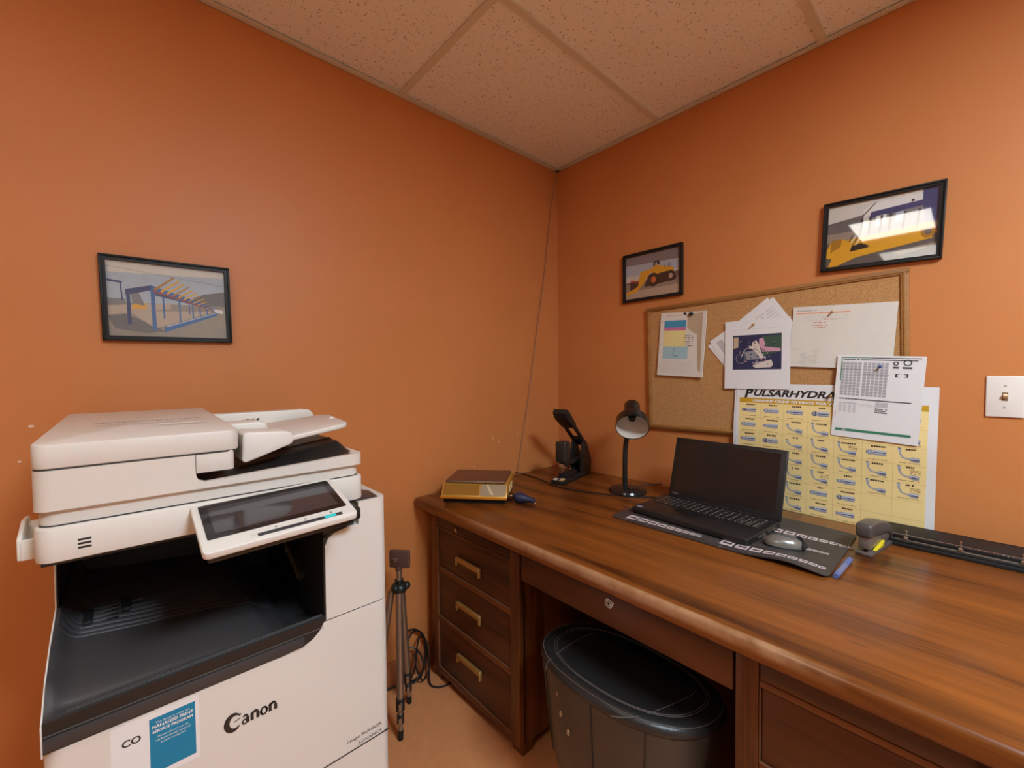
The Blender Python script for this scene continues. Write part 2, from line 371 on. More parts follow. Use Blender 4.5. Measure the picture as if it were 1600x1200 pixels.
for y in rails_y:
    if y > ROOM_Y: b.box(ROOM_X, 0, y-.012, y+.012, H+.0005, H+.0125)
b.box(ROOM_X, 0, -.023, 0, H-.001, H+.002); b.box(-.023, 0, ROOM_Y, 0, H-.001, H+.002)
b.box(ROOM_X, 0, -.0015, 0, H-.001, H+.02); b.box(-.0015, 0, ROOM_Y, 0, H-.001, H+.02)
struct('trim_1', b, [M_rail])
b = MB(); b.box(ROOM_X, 0, -.012, 0, 0, .10, .003); struct('baseboard_left', b, [M_base])
b = MB(); b.box(-.012, 0, ROOM_Y, 0, 0, .10, .003); struct('baseboard_right', b, [M_base])

def troffer(x, y, lab, lm=None):
    t = thing('ceiling_light', lab, 'light', (x, y, H), group='fluorescent ceiling panels')
    f = MB()
    for bx in [(-.33, -.30, -.29, .29), (.30, .33, -.29, .29), (-.30, .30, -.29, -.225), (-.30, .30, .225, .29)]: f.box(bx[0], bx[1], bx[2], bx[3], -.006, .006, .002)
    obj('frame', f, M_ltframe, t)
    d = MB(); d.box(-.30, .30, -.225, .225, -.002, .004); obj('diffuser', d, lm or M_light, t)
troffer(-2.65, -1.16, 'recessed ceiling light panel nearest the desk')
troffer(-3.87, -1.20, 'recessed ceiling light panel farther from the desk', M_light3)
troffer(-1.25, -2.45, 'added unseen light panel behind the camera brightening the right wall', M_light2)  # unseen panel added behind the camera to brighten the right wall

# ---------------------------------------------------------------- desk
D = thing('office_desk', 'large dark varnished wooden desk with brass drawer pulls against the right wall', 'desk', (-.47, -.93, 0), world=True)
T = .76; FX = -.885
b = MB(); b.box(-.935, -.012, -1.862, -.012, .716, T, .012, 4); obj('desktop', b, M_wood_top, D)
def pedestal(y0, y1, inner_hi):       # y0 > y1 ; carcass only
    b = MB(); sw = .045
    b.box(FX+.02, -.03, y0-.022, y0, .03, .716, .002, mi=0); b.box(FX+.02, -.03, y1, y1+.022, .03, .716, .002, mi=0)
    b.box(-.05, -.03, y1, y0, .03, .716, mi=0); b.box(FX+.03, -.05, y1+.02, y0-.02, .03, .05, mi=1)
    for yy in (y0, y1+sw): b.box(FX, FX+.03, yy-sw, yy, .03, .716, .004, 2, mi=0)
    for (za, zb) in ((.03, .058), (.255, .275), (.462, .482), (.638, .652), (.700, .716)): b.box(FX+.003, FX+.03, y1+sw, y0-sw, za, zb, .002, mi=2)
    for yy in (y0, y1+.05): b.box(FX+.012, FX+.06, yy-.05, yy, 0, .032, .003, mi=0); b.box(-.09, -.04, yy-.05, yy, 0, .032, .003, mi=0)
    obj('pedestal', b, [M_wood_v, M_wood_in, M_wood_h], D)
    # writing slide
    s = MB(); s.box(FX+.001, FX+.4, y1+sw+.002, y0-sw-.002, .655, .697, .002)
    sl = obj('pull_out_slide', s, M_wood_dr, D); k = MB()
    yk = (y0+y1)/2+(.07 if y0 > -1 else -.07)
    k.lathe([(0, 0), (.004, 0), (.004, .006), (.008, .011), (.007, .015), (0, .017)], Matrix.Translation((FX+.001, yk, .676)) @ Matrix.Rotation(-PI/2, 4, 'Y'), 14)
    obj('knob', k, M_chrome, sl)
    for (za, zb) in ((.060, .253), (.277, .460), (.484, .636)):
        d = MB(); ya, yb = y1+sw+.003, y0-sw-.003
        d.box(FX+.006, FX+.35, ya, yb, za, zb, .0035, 2, mi=0)
        dr = obj('drawer', d, [M_wood_dr], D)
        e_ = MB(); e_.box(FX+.0025, FX+.010, ya-.001, yb+.001, za-.002, za-.0005); obj('bottom_edge_highlight', e_, M_edge_highlight, dr)  # tan strip paints in the highlight along the drawer's worn bottom bevel
        e_ = MB(); e_.box(FX+.0025, FX+.010, yb+.0008, yb+.0022, za-.002, zb); obj('side_edge_highlight', e_, M_edge_highlight, dr)  # same painted highlight along the drawer's side bevel
        yc, zc = (ya+yb)/2+.01, (za+zb)/2-.008 if zb < .6 else (za+zb)/2-.012
        zc = zb-.085
        h = MB(); x0 = FX+.006
        w, hh = .075, .018
        h.box(x0-.0020, x0+.0005, yc-w+.004, yc+w-.004, zc-hh-.001, zc+hh-.004, 0, mi=1)
        h.prism([(yc-w, zc-hh), (yc-w, zc+hh-.006), (yc-w+.006, zc+hh), (yc+w-.006, zc+hh), (yc+w, zc+hh-.006), (yc+w, zc-hh), (yc+w-.009, zc-hh), (yc+w-.009, zc+hh-.019), (yc-w+.009, zc+hh-.019), (yc-w+.009, zc-hh)], 'x', x0-.014, x0-.001, .0035, 3, mi=0)
        obj('handle', h, [M_brass, M_brass_dk], dr, 50)
pedestal(-.060, -.600, 0); pedestal(-1.262, -1.815, 0)
b = MB(); b.box(FX+.005, FX+.45, -1.256, -.606, .600, .690, .003, mi=0); cdw = obj('centre_drawer', b, [M_wood_dr], D)
k = MB(); Mk = Matrix.Translation((FX+.005, -.947, .664)) @ Matrix.Rotation(-PI/2, 4, 'Y')
k.lathe([(0, .0005), (.0095, .0005), (.0095, .003), (.0125, .003), (.014, 0)], Mk, 28, mi=0); k.lathe([(0, .002), (.0060, .002), (.0065, .0035), (.0040, .0035), (.0035, .0015), (0, .0015)], Mk, 20, mi=0)
k.box(FX+.001, FX+.003, -.948, -.946, .661, .667, mi=1); obj('lock', k, [M_chrome, M_ink], cdw)
b = MB(); b.box(FX+.008, FX+.03, -1.262, -.60, .692, .716, .001, mi=0); obj('rail', b, [M_wood_h], D)
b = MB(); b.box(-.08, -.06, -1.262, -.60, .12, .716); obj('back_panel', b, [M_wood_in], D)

# ---------------------------------------------------------------- framed pictures
def frame_thing(name, label, loc, rotz, tilt, w, h, fw_=.0135, draw=None, mats=None):
    t = thing(name, label, 'picture', loc, (0, tilt, rotz), 'framed photographs of yard machinery')
    f = MB(); d0, d1 = -.018, -.001
    prof = [(-.5, 0)]
    for (x0, x1, z0, z1, ax) in ((-w/2, w/2, h/2-fw_, h/2, 0), (-w/2, w/2, -h/2, -h/2+fw_, 0), (-w/2, -w/2+fw_, -h/2+fw_, h/2-fw_, 1), (w/2-fw_, w/2, -h/2+fw_, h/2-fw_, 1)):
        f.box(x0, x1, d0+.004, d1, z0, z1, 0)
    # raised outer moulding
    o = .006
    for (x0, x1, z0, z1) in ((-w/2, w/2, h/2-o, h/2), (-w/2, w/2, -h/2, -h/2+o), (-w/2, -w/2+o, -h/2, h/2), (w/2-o, w/2, -h/2, h/2)):
        f.box(x0, x1, d0, d0+.005, z0, z1, .0015)
    obj('frame', f, M_blackg if False else mat('frame_black', (.014, .012, .011), .45, spec=.3), t)
    bk = MB(); bk.box(-w/2+.004, w/2-.004, -.004, -.0005, -h/2+.004, h/2-.004); obj('backing_board', bk, M_wood_in, t)
    a = Art(w-2*fw_+.002, h-2*fw_+.002, -.006); draw(a); obj('photo_print', a, mats, t, 0)
    g = MB(); g.box(-w/2+fw_-.001, w/2-fw_+.001, -.0105, -.009, -h/2+fw_-.001, h/2-fw_+.001); obj('glass', g, M_glass, t)
    return t
def pm(n, r, g, bl): return mat('print_'+n, tuple(min(.92, c*1.05) for c in srgb(r, g, bl)), .5, spec=.3, var=.10, vscale=90)
P_sky = pm('sky', 176, 186, 196); P_sky2 = pm('pale_sky', 214, 208, 196); P_hill = pm('hill', 104, 98, 98); P_gr = pm('ground', 150, 136, 120); P_gr2 = pm('asphalt', 96, 88, 84)
P_blue = pm('blue', 40, 96, 160); P_blued = pm('dark_blue', 52, 62, 110); P_yel = pm('yellow', 226, 165, 36); P_yeld = pm('dark_yellow', 176, 120, 26); P_red = pm('red', 170, 70, 52)
P_blk = pm('black', 26, 22, 24); P_wh = pm('white', 228, 224, 218); P_org = pm('orange', 214, 108, 48); P_grey = pm('grey', 128, 124, 124); P_tan = pm('tan', 186, 166, 146)
PALS = [P_sky, P_sky2, P_hill, P_gr, P_gr2, P_blue, P_blued, P_yel, P_yeld, P_red, P_blk, P_wh, P_org, P_grey, P_tan]
SKY, SKY2, HILL, GR, GR2, BLUE, BLUED, YEL, YELD, RED, BLK, WH, ORG, GREY, TAN = range(15)
def N(a):   # normalised helpers
    W_, H_ = a.w, a.h
    return (lambda pts, mi, l=1: a.pg([(u*W_, v*H_) for u, v in pts], mi, l)), (lambda pts, w, mi, l=1: a.st([(u*W_, v*H_) for u, v in pts], w, mi, l)), (lambda u, v, ru, rv, mi, l=1: a.el(u*W_, v*H_, ru*W_, rv*H_, mi, l))
def draw_yard(a):
    a.sheet(SKY); pg, st, el = N(a)
    pg([(0, .0), (1, 0), (1, .1), (0, .16)], SKY2, 1)
    pg([(.7, .42), (.8, .36), (1, .30), (1, .55), (.7, .55)], HILL, 1); pg([(0, .55), (1, .52), (1, 1), (0, 1)], GR, 2)
    pg([(0, .5), (.14, .5), (.14, .62), (0, .66)], GREY, 3); pg([(.0, .60), (.5, .52), (.5, .60), (0, .72)], TAN, 3)
    pg([(0, .25), (.12, .27), (.12, .295), (0, .28)], BLUED, 3); st([(.105, .27), (.115, .52)], .003, BLUED, 3)
    pg([(.0, .74), (.13, .70), (.36, .84), (.44, .92), (.30, .95), (.05, .90)], BLK if False else HILL, 3)
    pg([(.16, .66), (.9, .60), (.36, .88)], TAN, 4)
    pg([(.2, .56), (.30, .54), (.30, .62), (.18, .63)], YEL, 4); pg([(.32, .55), (.42, .54), (.44, .62), (.36, .62)], TAN, 4)
    pg([(.18, .36), (.25, .42), (.29, .58), (.19, .55)], GREY, 4)
    # roof frame
    pg([(.14, .37), (.35, .29), (.37, .35), (.14, .45)], BLUED, 5); pg([(.36, .30), (.9, .54), (.9, .56), (.36, .38)], BLUE, 5)
    pg([(.36, .36), (.86, .55), (.86, .57), (.38, .43)], BLUED, 6)
    for u, v0, v1, w in ((.16, .40, .84, .008), (.355, .30, .90, .009), (.44, .44, .74, .004), (.575, .42, .80, .004), (.66, .49, .66, .003), (.69, .48, .75, .0035), (.755, .5, .72, .003), (.82, .53, .69, .003), (.87, .54, .66, .002), (.9, .56, .65, .002)): st([(u, v0), (u+.003, v1)], w, BLUE if u > .3 else BLUED, 7)
    pg([(.44, .93), (.92, .655), (.92, .625), (.44, .86)], BLUE, 7); pg([(.46, .86), (.92, .62), (.92, .612), (.46, .84)], SKY, 8)
    for k in range(11):
        u = .37+.055*k*(1-.02*k); v = .35+.021*k; s_ = 1-.06*k
        st([(u, v), (u+.17*s_, v-.19*s_+.005*k)], [.0065*s_, .004*s_], YEL if k % 3 else YELD, 8)
        st([(u-.01, v+.02), (u+.06*s_, v+.05*s_)], .004*s_, RED, 8)
    pg([(.88, .56), (.97, .58), (.97, .63), (.9, .61)], WH, 8); st([(.0, .08), (1, .22)], .0008, HILL, 2)
def draw_loader(a):
    a.sheet(SKY); pg, st, el = N(a)
    pg([(0, 0), (1, 0), (1, .25), (0, .2)], GREY, 1); pg([(0, .45), (1, .48), (1, .60), (0, .62)], SKY2, 1); pg([(.9, .52), (1, .5), (1, .66), (.85, .66)], HILL, 2); pg([(0, .60), (.15, .60), (.12, .68), (0, .68)], HILL, 2)
    pg([(0, .64), (1, .62), (1, 1), (0, 1)], GR, 2); pg([(.0, .82), (1, .80), (1, 1), (0, 1)], TAN, 3)
    pg([(.36, .76), (.92, .70), (.95, .62), (.4, .6)], BLK, 4)
    pg([(.28, .40), (.50, .36), (.58, .30), (.88, .42), (.9, .50), (.72, .60), (.6, .62), (.5, .44), (.36, .60), (.30, .62)], YEL, 4)
    pg([(.30, .46), (.40, .46), (.40, .60), (.22, .84), (.02, .90), (.0, .84), (.16, .76)], YEL, 5); pg([(.1, .56), (.26, .62), (.24, .72), (.10, .80), (.08, .70)], BLK, 6); pg([(.1, .55), (.28, .60), (.26, .63), (.1, .60)], RED, 7)
    pg([(.62, .50), (.80, .48), (.80, .66), (.62, .70)], BLK, 5)
    el(.525, .62, .115, .155, BLK, 6); el(.535, .62, .045, .07, ORG, 7); el(.835, .60, .085, .12, BLK, 6); el(.84, .60, .035, .055, TAN, 7)
    pg([(.53, .26), (.56, .20), (.64, .21), (.65, .30), (.60, .30), (.60, .24), (.57, .24), (.56, .32), (.53, .33)], BLK, 6)
    for u in (.74, .80, .84): st([(u, .40), (u, .31)], .003, HILL, 6)
def draw_dozer(a):
    a.sheet(SKY2); pg, st, el = N(a)
    pg([(0, .28), (.35, .22), (.35, .55), (0, .55)], HILL, 1); pg([(0, .45), (1, .45), (1, 1), (0, 1)], GR, 1); pg([(0, .60), (1, .60), (1, 1), (0, 1)], GR2, 2)
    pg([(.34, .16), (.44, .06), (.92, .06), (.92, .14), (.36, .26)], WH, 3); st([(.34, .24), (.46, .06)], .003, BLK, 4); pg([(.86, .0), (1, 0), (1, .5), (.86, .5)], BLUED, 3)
    pg([(.42, .20), (.86, .16), (.90, .55), (.36, .58)], GREY, 4); pg([(.42, .20), (.88, .16), (.88, .24), (.40, .30)], BLUED, 5)
    for u in (.34, .42, .52, .60, .72, .84): st([(u, .28), (u-.015, .56)], .006, BLK, 6)
    pg([(.47, .28), (.56, .27), (.56, .42), (.46, .43)], WH, 5); pg([(.64, .28), (.72, .27), (.72, .42), (.64, .42)], SKY, 5); el(.78, .14, .015, .02, BLK, 6)
    pg([(.2, .58), (.95, .50), (1, .66), (.7, .74), (.3, .74)], YEL, 5); pg([(.05, .56), (.16, .55), (.26, .66), (.22, .84), (.12, 1), (.02, 1), (.06, .86), (0, .84), (0, .72)], YEL, 7); pg([(.05, .56), (.16, .55), (.14, .68), (.04, .76)], YELD, 8)
    pg([(.22, .78), (.94, .66), (.96, .74), (.3, .88), (.12, .98), (.14, .90)], YEL, 7); pg([(.22, .70), (.34, .66), (.42, .72), (.36, .78), (.24, .78)], BLK, 6)
    el(.92, .64, .06, .09, YELD, 8); el(.92, .64, .03, .045, GR2, 9)
    for k in range(4): st([(.2+.03*k, .68), (.26+.03*k, .52)], .0025, WH if k % 2 else BLK, 6)
    pg([(.62, .88), (1, .80), (1, .84), (.7, .94)], GR, 3)
frame_thing('framed_picture', 'black framed photo of a blue steel structure with yellow beams above the printer', (-1.714, 0, 1.495), 0, -.019, .293, .2325, draw=draw_yard, mats=PALS)
frame_thing('framed_picture', 'small black framed photo of a yellow wheel loader left of the corkboard top', rpos(-.582, 1.732), RW, 0.0, .298, .228, draw=draw_loader, mats=PALS)
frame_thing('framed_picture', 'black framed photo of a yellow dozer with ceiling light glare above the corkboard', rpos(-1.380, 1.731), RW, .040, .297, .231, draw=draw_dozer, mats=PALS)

# ---------------------------------------------------------------- corkboard and papers
t = thing('cork_board', 'wide wooden framed corkboard on the right wall above the desk', 'corkboard', rpos(-1.012, 1.3065), (0, -.021, RW))
w, h = .893, .560
f = MB(); fb = .020
for (x0, x1, z0, z1) in ((-w/2, w/2, h/2-fb, h/2), (-w/2, w/2, -h/2, -h/2+fb)): f.box(x0, x1, -.017, -.0005, z0, z1, .003); f.box(x0, x1, -.0195, -.015, z0+.006, z1-.006, .002)
for (x0, x1) in ((-w/2, -w/2+fb), (w/2-fb, w/2)): f.box(x0, x1, -.0168, -.0005, -h/2+.001, h/2-.001, .003); f.box(x0+.006, x1-.006, -.0193, -.015, -h/2+.006, h/2-.006, .002)
obj('frame', f, M_frame_oak, t)
c = MB(); c.box(-w/2+fb-.002, w/2-fb+.002, -.011, -.001, -h/2+fb-.002, h/2-fb+.002); obj('cork_panel', c, M_cork, t)

inks = [M_paper, M_ink, mat('grey_ink', srgb(150, 146, 150), .8), mat('green_ink', srgb(60, 128, 92), .7), mat('red_ink', srgb(214, 120, 90), .7), mat('peach_ink', srgb(240, 178, 140), .7),
        mat('cyan_ink', srgb(70, 150, 186), .7), mat('yellow_ink', srgb(238, 222, 150), .7), mat('pink_ink', srgb(206, 120, 160), .7), mat('pale_blue_ink', srgb(168, 200, 204), .7), M_paper2,
        mat('brown_stain', srgb(196, 172, 140), .8), mat('light_grey_ink', srgb(196, 190, 190), .8), mat('photo_navy', srgb(44, 48, 84), .5, var=.5, vscale=60), mat('photo_pink', srgb(214, 160, 176), .5), mat('photo_green', srgb(60, 88, 70), .5),
        mat('photo_white', srgb(222, 210, 196), .5), mat('stain_grey', srgb(219, 211, 196), .8, var=.06, vscale=90)]
PAP, INK, GRY, GRN, RDI, PCH, CYN, YLW, PNK, PBL, PP2, STN, LGR, NAV, PKP, PGN, PWH, SGR = range(18)
def dashes(a, u0, v, u1, hgt, mi, layer=1, dens=.8, seed=0):
    r = random.Random(seed); u = u0
    while u < u1:
        l = hgt*(.5+r.random()*.5)
        if r.random() < dens: a.rc(u, v, min(u+l, u1), v+hgt, mi, layer)
        u += l+hgt*.25
def paper(name, label, y, z, off, tilt, w, h, draw, cat='paper', bend=None, lean=0., t=.0006, mats=inks):
    a = Art(w, h, 0.); draw(a)
    if bend: art_bend(a, bend)
    o = obj(name, a, mats, None, 0); o.location = rpos(y, z, off); o.rotation_euler = (lean, tilt, RW)
    return tag(o, label, cat)
def draw_old(a):
    a.sheet(PP2, .006, 8, 8); W_, H_ = a.w, a.h
    a.rc(.02, .035, .12, .055, CYN, 2); a.rc(.02, .055, .12, .066, BLUED if False else CYN, 2); a.rc(.02, .066, .12, .080, PNK, 2); a.rc(.02, .080, .122, .150, YLW, 2); a.rc(.02, .150, .135, .205, PBL, 2)
    a.st([(.075, .158), (.068, .17), (.068, .18), (.072, .19), (.085, .192), (.095, .196)], .002, INK, 3)
    a.pg([(.125, .01), (.19, .005), (.196, .26), (.185, .25), (.17, .1), (.125, .07)], STN, 2)
    for k in range(6): dashes(a, .112, .10+.009*k, .155, .004, INK if k % 2 else GRY, 3, .6, k)
    for k in range(8): dashes(a, .015, .215+.007*k, .16, .0018, LGR, 2, .7, 20+k)
    dashes(a, .03, .012, .10, .003, PNK, 2, .7, 4); a.rc(.105, .002, .118, .012, INK, 3)
    for v in (.04, .14, .24): a.el(.008, v, .0025, .0025, GRY, 2, 8)
paper('pinned_notebook', 'worn stapled booklet with coloured cover pinned on the corkboard left side', -.7295, 1.400, .018, .060, .206, .280, draw_old, 'booklet', bend=lambda u, v: .006*v*v+.004*(u > .8)*(u-.8)*5)
def draw_tab(a):
    a.sheet(PAP, .0006)
    for k in range(14): dashes(a, .05, .03+.011*k, a.w-.02, .004, LGR, 1, .8, 40+k)
    a.rc(.02, .02, .045, .19, LGR, 1)
paper('loose_sheet', 'slanted printed sheet pinned behind the motorcycle photo print, lower one', -1.019, 1.386, .0135, -.66, .279, .216, draw_tab)
paper('loose_sheet', 'slanted printed sheet pinned behind the motorcycle photo print, upper one', -1.024, 1.392, .0150, -.58, .279, .210, draw_tab, bend=lambda u, v: .002*u)
def draw_moto(a):
    a.sheet(PAP, .0006, 6, 6); u0, v0, u1, v1 = .030, .058, .200, .193; W_, H_ = u1-u0, v1-v0
    L_ = lambda p: [(u0+x*W_, v0+y*H_) for x, y in p]
    a.rc(u0, v0, u1, v1, NAV, 1); a.pg(L_([(.62, .05), (1, .05), (1, .5), (.62, .62)]), PGN, 2); a.pg(L_([(.65, .35), (.98, .42), (.98, .5), (.62, .5)]), PKP, 3)
    a.pg(L_([(.02, .05), (.12, .05), (.12, .35), (.02, .38)]), STN, 2)
    for cx in (.17, .60):
        pts = [(cx+.10*math.cos(i/10*2*PI), .68+.14*math.sin(i/10*2*PI)) for i in range(11)]; a.st(L_(pts), .0016, GRY, 3)
    a.pg(L_([(.25, .5), (.45, .45), (.58, .5), (.6, .7), (.3, .72)]), GRY, 3); a.st(L_([(.17, .68), (.26, .42), (.32, .38)]), .002, PWH, 4)
    a.pg(L_([(.42, .22), (.5, .16), (.56, .3), (.6, .5), (.66, .66), (.6, .7), (.5, .52), (.4, .4)]), PWH, 5); a.pg(L_([(.56, .12), (.64, .1), (.68, .3), (.62, .42), (.55, .34)]), PKP, 5)
    a.pg(L_([(.34, .34), (.46, .32), (.46, .38), (.36, .4)]), PWH, 5)
    a.pg(L_([(.42, .9), (.5, .8), (.72, .76), (.8, .72), (.84, .86), (.8, .94), (.5, .96)]), PWH, 4)
    q = random.Random(9)
    for k in range(90):
        x, y = .12+q.random()*.75, .15+q.random()*.7
        a.pg(L_([(x+.02*q.random(), y), (x+.035*q.random()+.01, y+.02*q.random()), (x+.02, y+.04*q.random()+.01), (x-.01, y+.02)]), q.choice([NAV, NAV, GRY, PGN, PKP, PWH, INK]), 6)
    a.rc(.03, .035, .2, .0358, LGR, 1)
paper('photo_printout', 'white printout with a blue motorcycle and dog snapshot pinned on the corkboard', -1.027, 1.344, .0185, .0, .228, .268, draw_moto, bend=lambda u, v: .004*v*v)
def draw_white(a):
    a.sheet(PP2, .0012, 8, 6); dashes(a, .01, .014, .07, .003, GRY, 1, .9, 3); a.rc(.010, .022, .165, .0265, PCH, 1); dashes(a, .012, .0235, .16, .0015, RDI, 2, .7, 5)
    for k in range(3): dashes(a, .03, .034+.007*k, .16, .002, LGR, 1, .35, 7+k)
    dashes(a, .095, .046, .13, .003, RDI, 1, .6, 11); dashes(a, .065, .056, .10, .0035, RDI, 1, .7, 12); dashes(a, .062, .066, .105, .0035, RDI, 1, .8, 13); dashes(a, .07, .074, .10, .003, RDI, 1, .8, 14)
    r = random.Random(2)
    for k in range(16): a.el(.01+r.random()*.07, .15+r.random()*.055, .004+.008*r.random(), .003+.005*r.random(), SGR, 1, 9)
paper('stained_sheet', 'landscape white form with an orange line and stained corner at the corkboard right', -1.284, 1.394, .0165, .056, .282, .215, draw_white, bend=lambda u, v: .003*v+.002*u*u)
# poster
pinks = [M_paper, M_ink, mat('poster_yellow', srgb(250, 222, 150), .7), mat('poster_mustard', srgb(206, 158, 30), .7), mat('fitting_grey', srgb(150, 152, 168), .6), mat('fitting_light', srgb(204, 204, 210), .6), mat('fitting_dark', srgb(70, 70, 92), .6), mat('poster_line', srgb(206, 166, 96), .7), mat('poster_small_print', srgb(150, 104, 60), .7), mat('poster_label_ink', srgb(60, 34, 26), .7), mat('poster_grey_ink', srgb(110, 104, 104), .7)]
def draw_poster(a):
    a.sheet(0, .0006, 14, 17); W_ = a.w
    a.tx('ULSARHYDRAULICS', .058, .047, .0335, 1, 2, shear=.3, offset=.0013, sx=1.22)
    a.pg([(.029, .056), (.037, .022), (.046, .022), (.038, .056)], 1, 2); a.pg([(.040, .022), (.057, .022), (.061, .026), (.058, .036), (.053, .040), (.040, .040), (.041, .034), (.049, .034), (.051, .028), (.040, .028)], 1, 2)
    x0, x1, y0, y1 = .012, .545, .056, .4695
    a.rc(x0, y0, x1, y1, 2, 1); a.rc(x0, y0, x1, y0+.019, 3, 2)
    a.tx('4300/4400 CRIMP FITTINGS FOR W', .058, y0+.0142, .0125, 0, 4, offset=.0005, sx=1.34)
    cw = (x1-x0)/7; rh = .0565; r = random.Random(5)
    def straight(u, v, k):
        v -= .001
        a.rc(u-.006, v-.0070, u+.022, v+.0105, 5, 4); a.rc(u-.006, v+.0002, u+.022, v+.0035, 6, 5); a.rc(u-.006, v+.0062, u+.022, v+.0105, 4, 5); a.rc(u+.022, v-.005, u+.0235, v+.0085, 4, 4)
        a.rc(u-.014, v-.0045, u-.006, v+.0085, 4, 4); a.rc(u-.014, v-.002, u-.006, v+.0015, 5, 5)
        t_ = .0080 if k % 2 else .0050; a.rc(u-.022, v-t_+.002, u-.013, v+t_+.002, 4 if k % 3 else 6, 5); a.rc(u-.020, v-t_+.003, u-.017, v+t_-.001, 5, 6); a.rc(u-.027, v-.003, u-.022, v+.007, 4, 4)
    def elbow(u, v, k, deep):
        top = -.022 if deep else -.011
        pts = [(u-.022, v+top), (u-.021, v+top*.4), (u-.015, v+.003), (u-.006, v+.0065), (u+.004, v+.0075)]
        a.st(pts, [.0062, .0052, .0046, .0046, .005], 4, 4); a.st([(p[0]-.0008, p[1]-.0008) for p in pts], .0013, 5, 5)
        a.st([(u+.002, v+.0075), (u+.007, v+.0078), (u+.012, v+.0085), (u+.024, v+.0095)], [.008, .014, .0155, .013], 4, 5); a.st([(u+.004, v+.0045), (u+.023, v+.006)], .004, 5, 6); a.st([(u+.008, v+.0088), (u+.023, v+.0105)], .003, 6, 7)
        a.st([(u-.027, v+top-.001), (u-.017, v+top+.001)], .005, 5, 6); a.st([(u-.0255, v+top-.003), (u-.019, v+top-.002)], .003, 6, 7)
    for i in range(7):
        if i: a.rc(x0+cw*i-.0003, y0+.02, x0+cw*i+.0003, y1, 7, 2)
        for j in range(7):
            v0 = y0+.020+rh*j
            if v0+.02 > y1: continue
            if j: a.rc(x0, v0-.0003, x1, v0+.0003, 7, 2)
            if i >= 5 and j >= 5: continue
            uc, vc = x0+cw*i+cw*.48, v0+rh*.45
            l = r.uniform(.008, .019); dashes(a, uc-l+.004, v0+.0035, uc+l+.004, .0052, 9, 4, .97, i*10+j)
            if i < 2 or (j == 0) or (i == 4 and j > 3) or (i == 5 and j == 2): straight(uc, vc, i+j)
            elif i == 3 and j > 4: straight(uc, vc, j)
            else: elbow(uc, vc+.003, j, (i == 3 and j < 5) or (i > 4) or (i == 2 and j > 3) or i == 4)
            dashes(a, uc-.024, v0+rh-.0085, uc+.026, .0019, 8, 4, .85, 100+i*10+j)
            if (i, j) in ((3, 4), (4, 2), (6, 3), (6, 4)):
                for q in range(3): dashes(a, uc+.004, v0+.014+.005*q, uc+.028, .0022, 8, 5, .8, 200+q)
PW, PH = .566, .470
def poster_bow(z): return .0095*math.exp(-((z-1.04)/.10)**2)+.004*(z-.76)/.47
po = paper('wall_poster', 'large yellow hydraulic fittings chart hanging from the corkboard down to the desk', -1.2385, .993, .0137, .014, PW, PH, draw_poster, 'poster', mats=pinks, bend=lambda u, v: poster_bow(1.228-.47*v))
def draw_blank(a): a.sheet(0, .0006, 3, 20)
paper('poster_sheet', 'pale poster sheet edge showing from behind the yellow chart', -1.1495, 1.092, .0122, .014, .400, .268, draw_blank, 'poster', mats=pinks, bend=lambda u, v: poster_bow(1.226-.268*v))
def draw_chart(a):
    a.sheet(PAP, .0008, 8, 8); w, h = a.w, a.h
    a.rc(.012, .006, w-.010, .0085, INK, 1); a.rc(.012, .006, .09, .0085, GRN, 2); dashes(a, .016, .0115, .060, .004, INK, 1, .9, 1); a.rc(.062, .0125, w-.018, .0155, INK, 1); a.rc(.011, .0085, .0135, .085, GRN, 1)
    for (c0, c1) in ((.014, .066), (.070, .132)):
        u = c0
        while u < c1-.006:
            for k in range(36): a.rc(u, .022+.0031*k, u+.0086, .0242+.0031*k, GRY if k % 3 else LGR, 1)
            u += .0105
    a.rc(.012, .046, .066, .0472, GRY, 2); a.rc(.068, .061, .135, .0622, GRY, 2)
    def ring(u, v, r0, wd): a.st([(u+r0*math.cos(i/20*2*PI), v+r0*math.sin(i/20*2*PI)) for i in range(21)], wd, INK, 2)
    ring(.148, .024, .0050, .0028); ring(.175, .021, .0085, .0030); a.rc(.141, .034, .155, .0395, INK, 1); a.rc(.164, .034, .186, .0395, INK, 1)
    a.rc(.149, .056, .158, .067, INK, 1); a.rc(.153, .0585, .159, .0645, PAP, 2); a.rc(.170, .056, .179, .067, INK, 1); a.rc(.169, .0585, .175, .0645, PAP, 2); a.rc(.158, .056, .170, .0567, GRY, 1)
    dashes(a, .014, .143, .066, .004, INK, 1, .9, 3); a.rc(.068, .1435, w-.024, .1468, INK, 1); a.rc(.014, .158, .062, .160, GRY, 1); dashes(a, .066, .160, .10, .002, LGR, 1, .9, 9); dashes(a, .066, .165, .11, .002, LGR, 1, .9, 8)
    for c_ in range(4):
        for k in range(8): a.rc(.014+.0125*c_, .163+.0035*k, .022+.0125*c_, .165+.0035*k, LGR, 1)
    a.rc(.108, .150, .138, .166, LGR, 1)
    for q in range(3): dashes(a, .108, .170+.0055*q, .138, .0042, INK, 1, .95, 30+q)
    a.pg([(.010, .246), (w-.018, .244), (w-.018, .2525), (.010, .2545)], GRN, 1)
    dashes(a, .028, .2485, .038, .003, PAP, 2, .95, 44); dashes(a, .006, .19, .0075, .02, RDI, 1)
paper('parts_chart', 'white parts table sheet with a green band pinned over the poster top right', -1.3815, 1.187, .0265, .060, .216, .274, draw_chart, bend=lambda u, v: .003*math.sin(v*2.2)+.002*u)
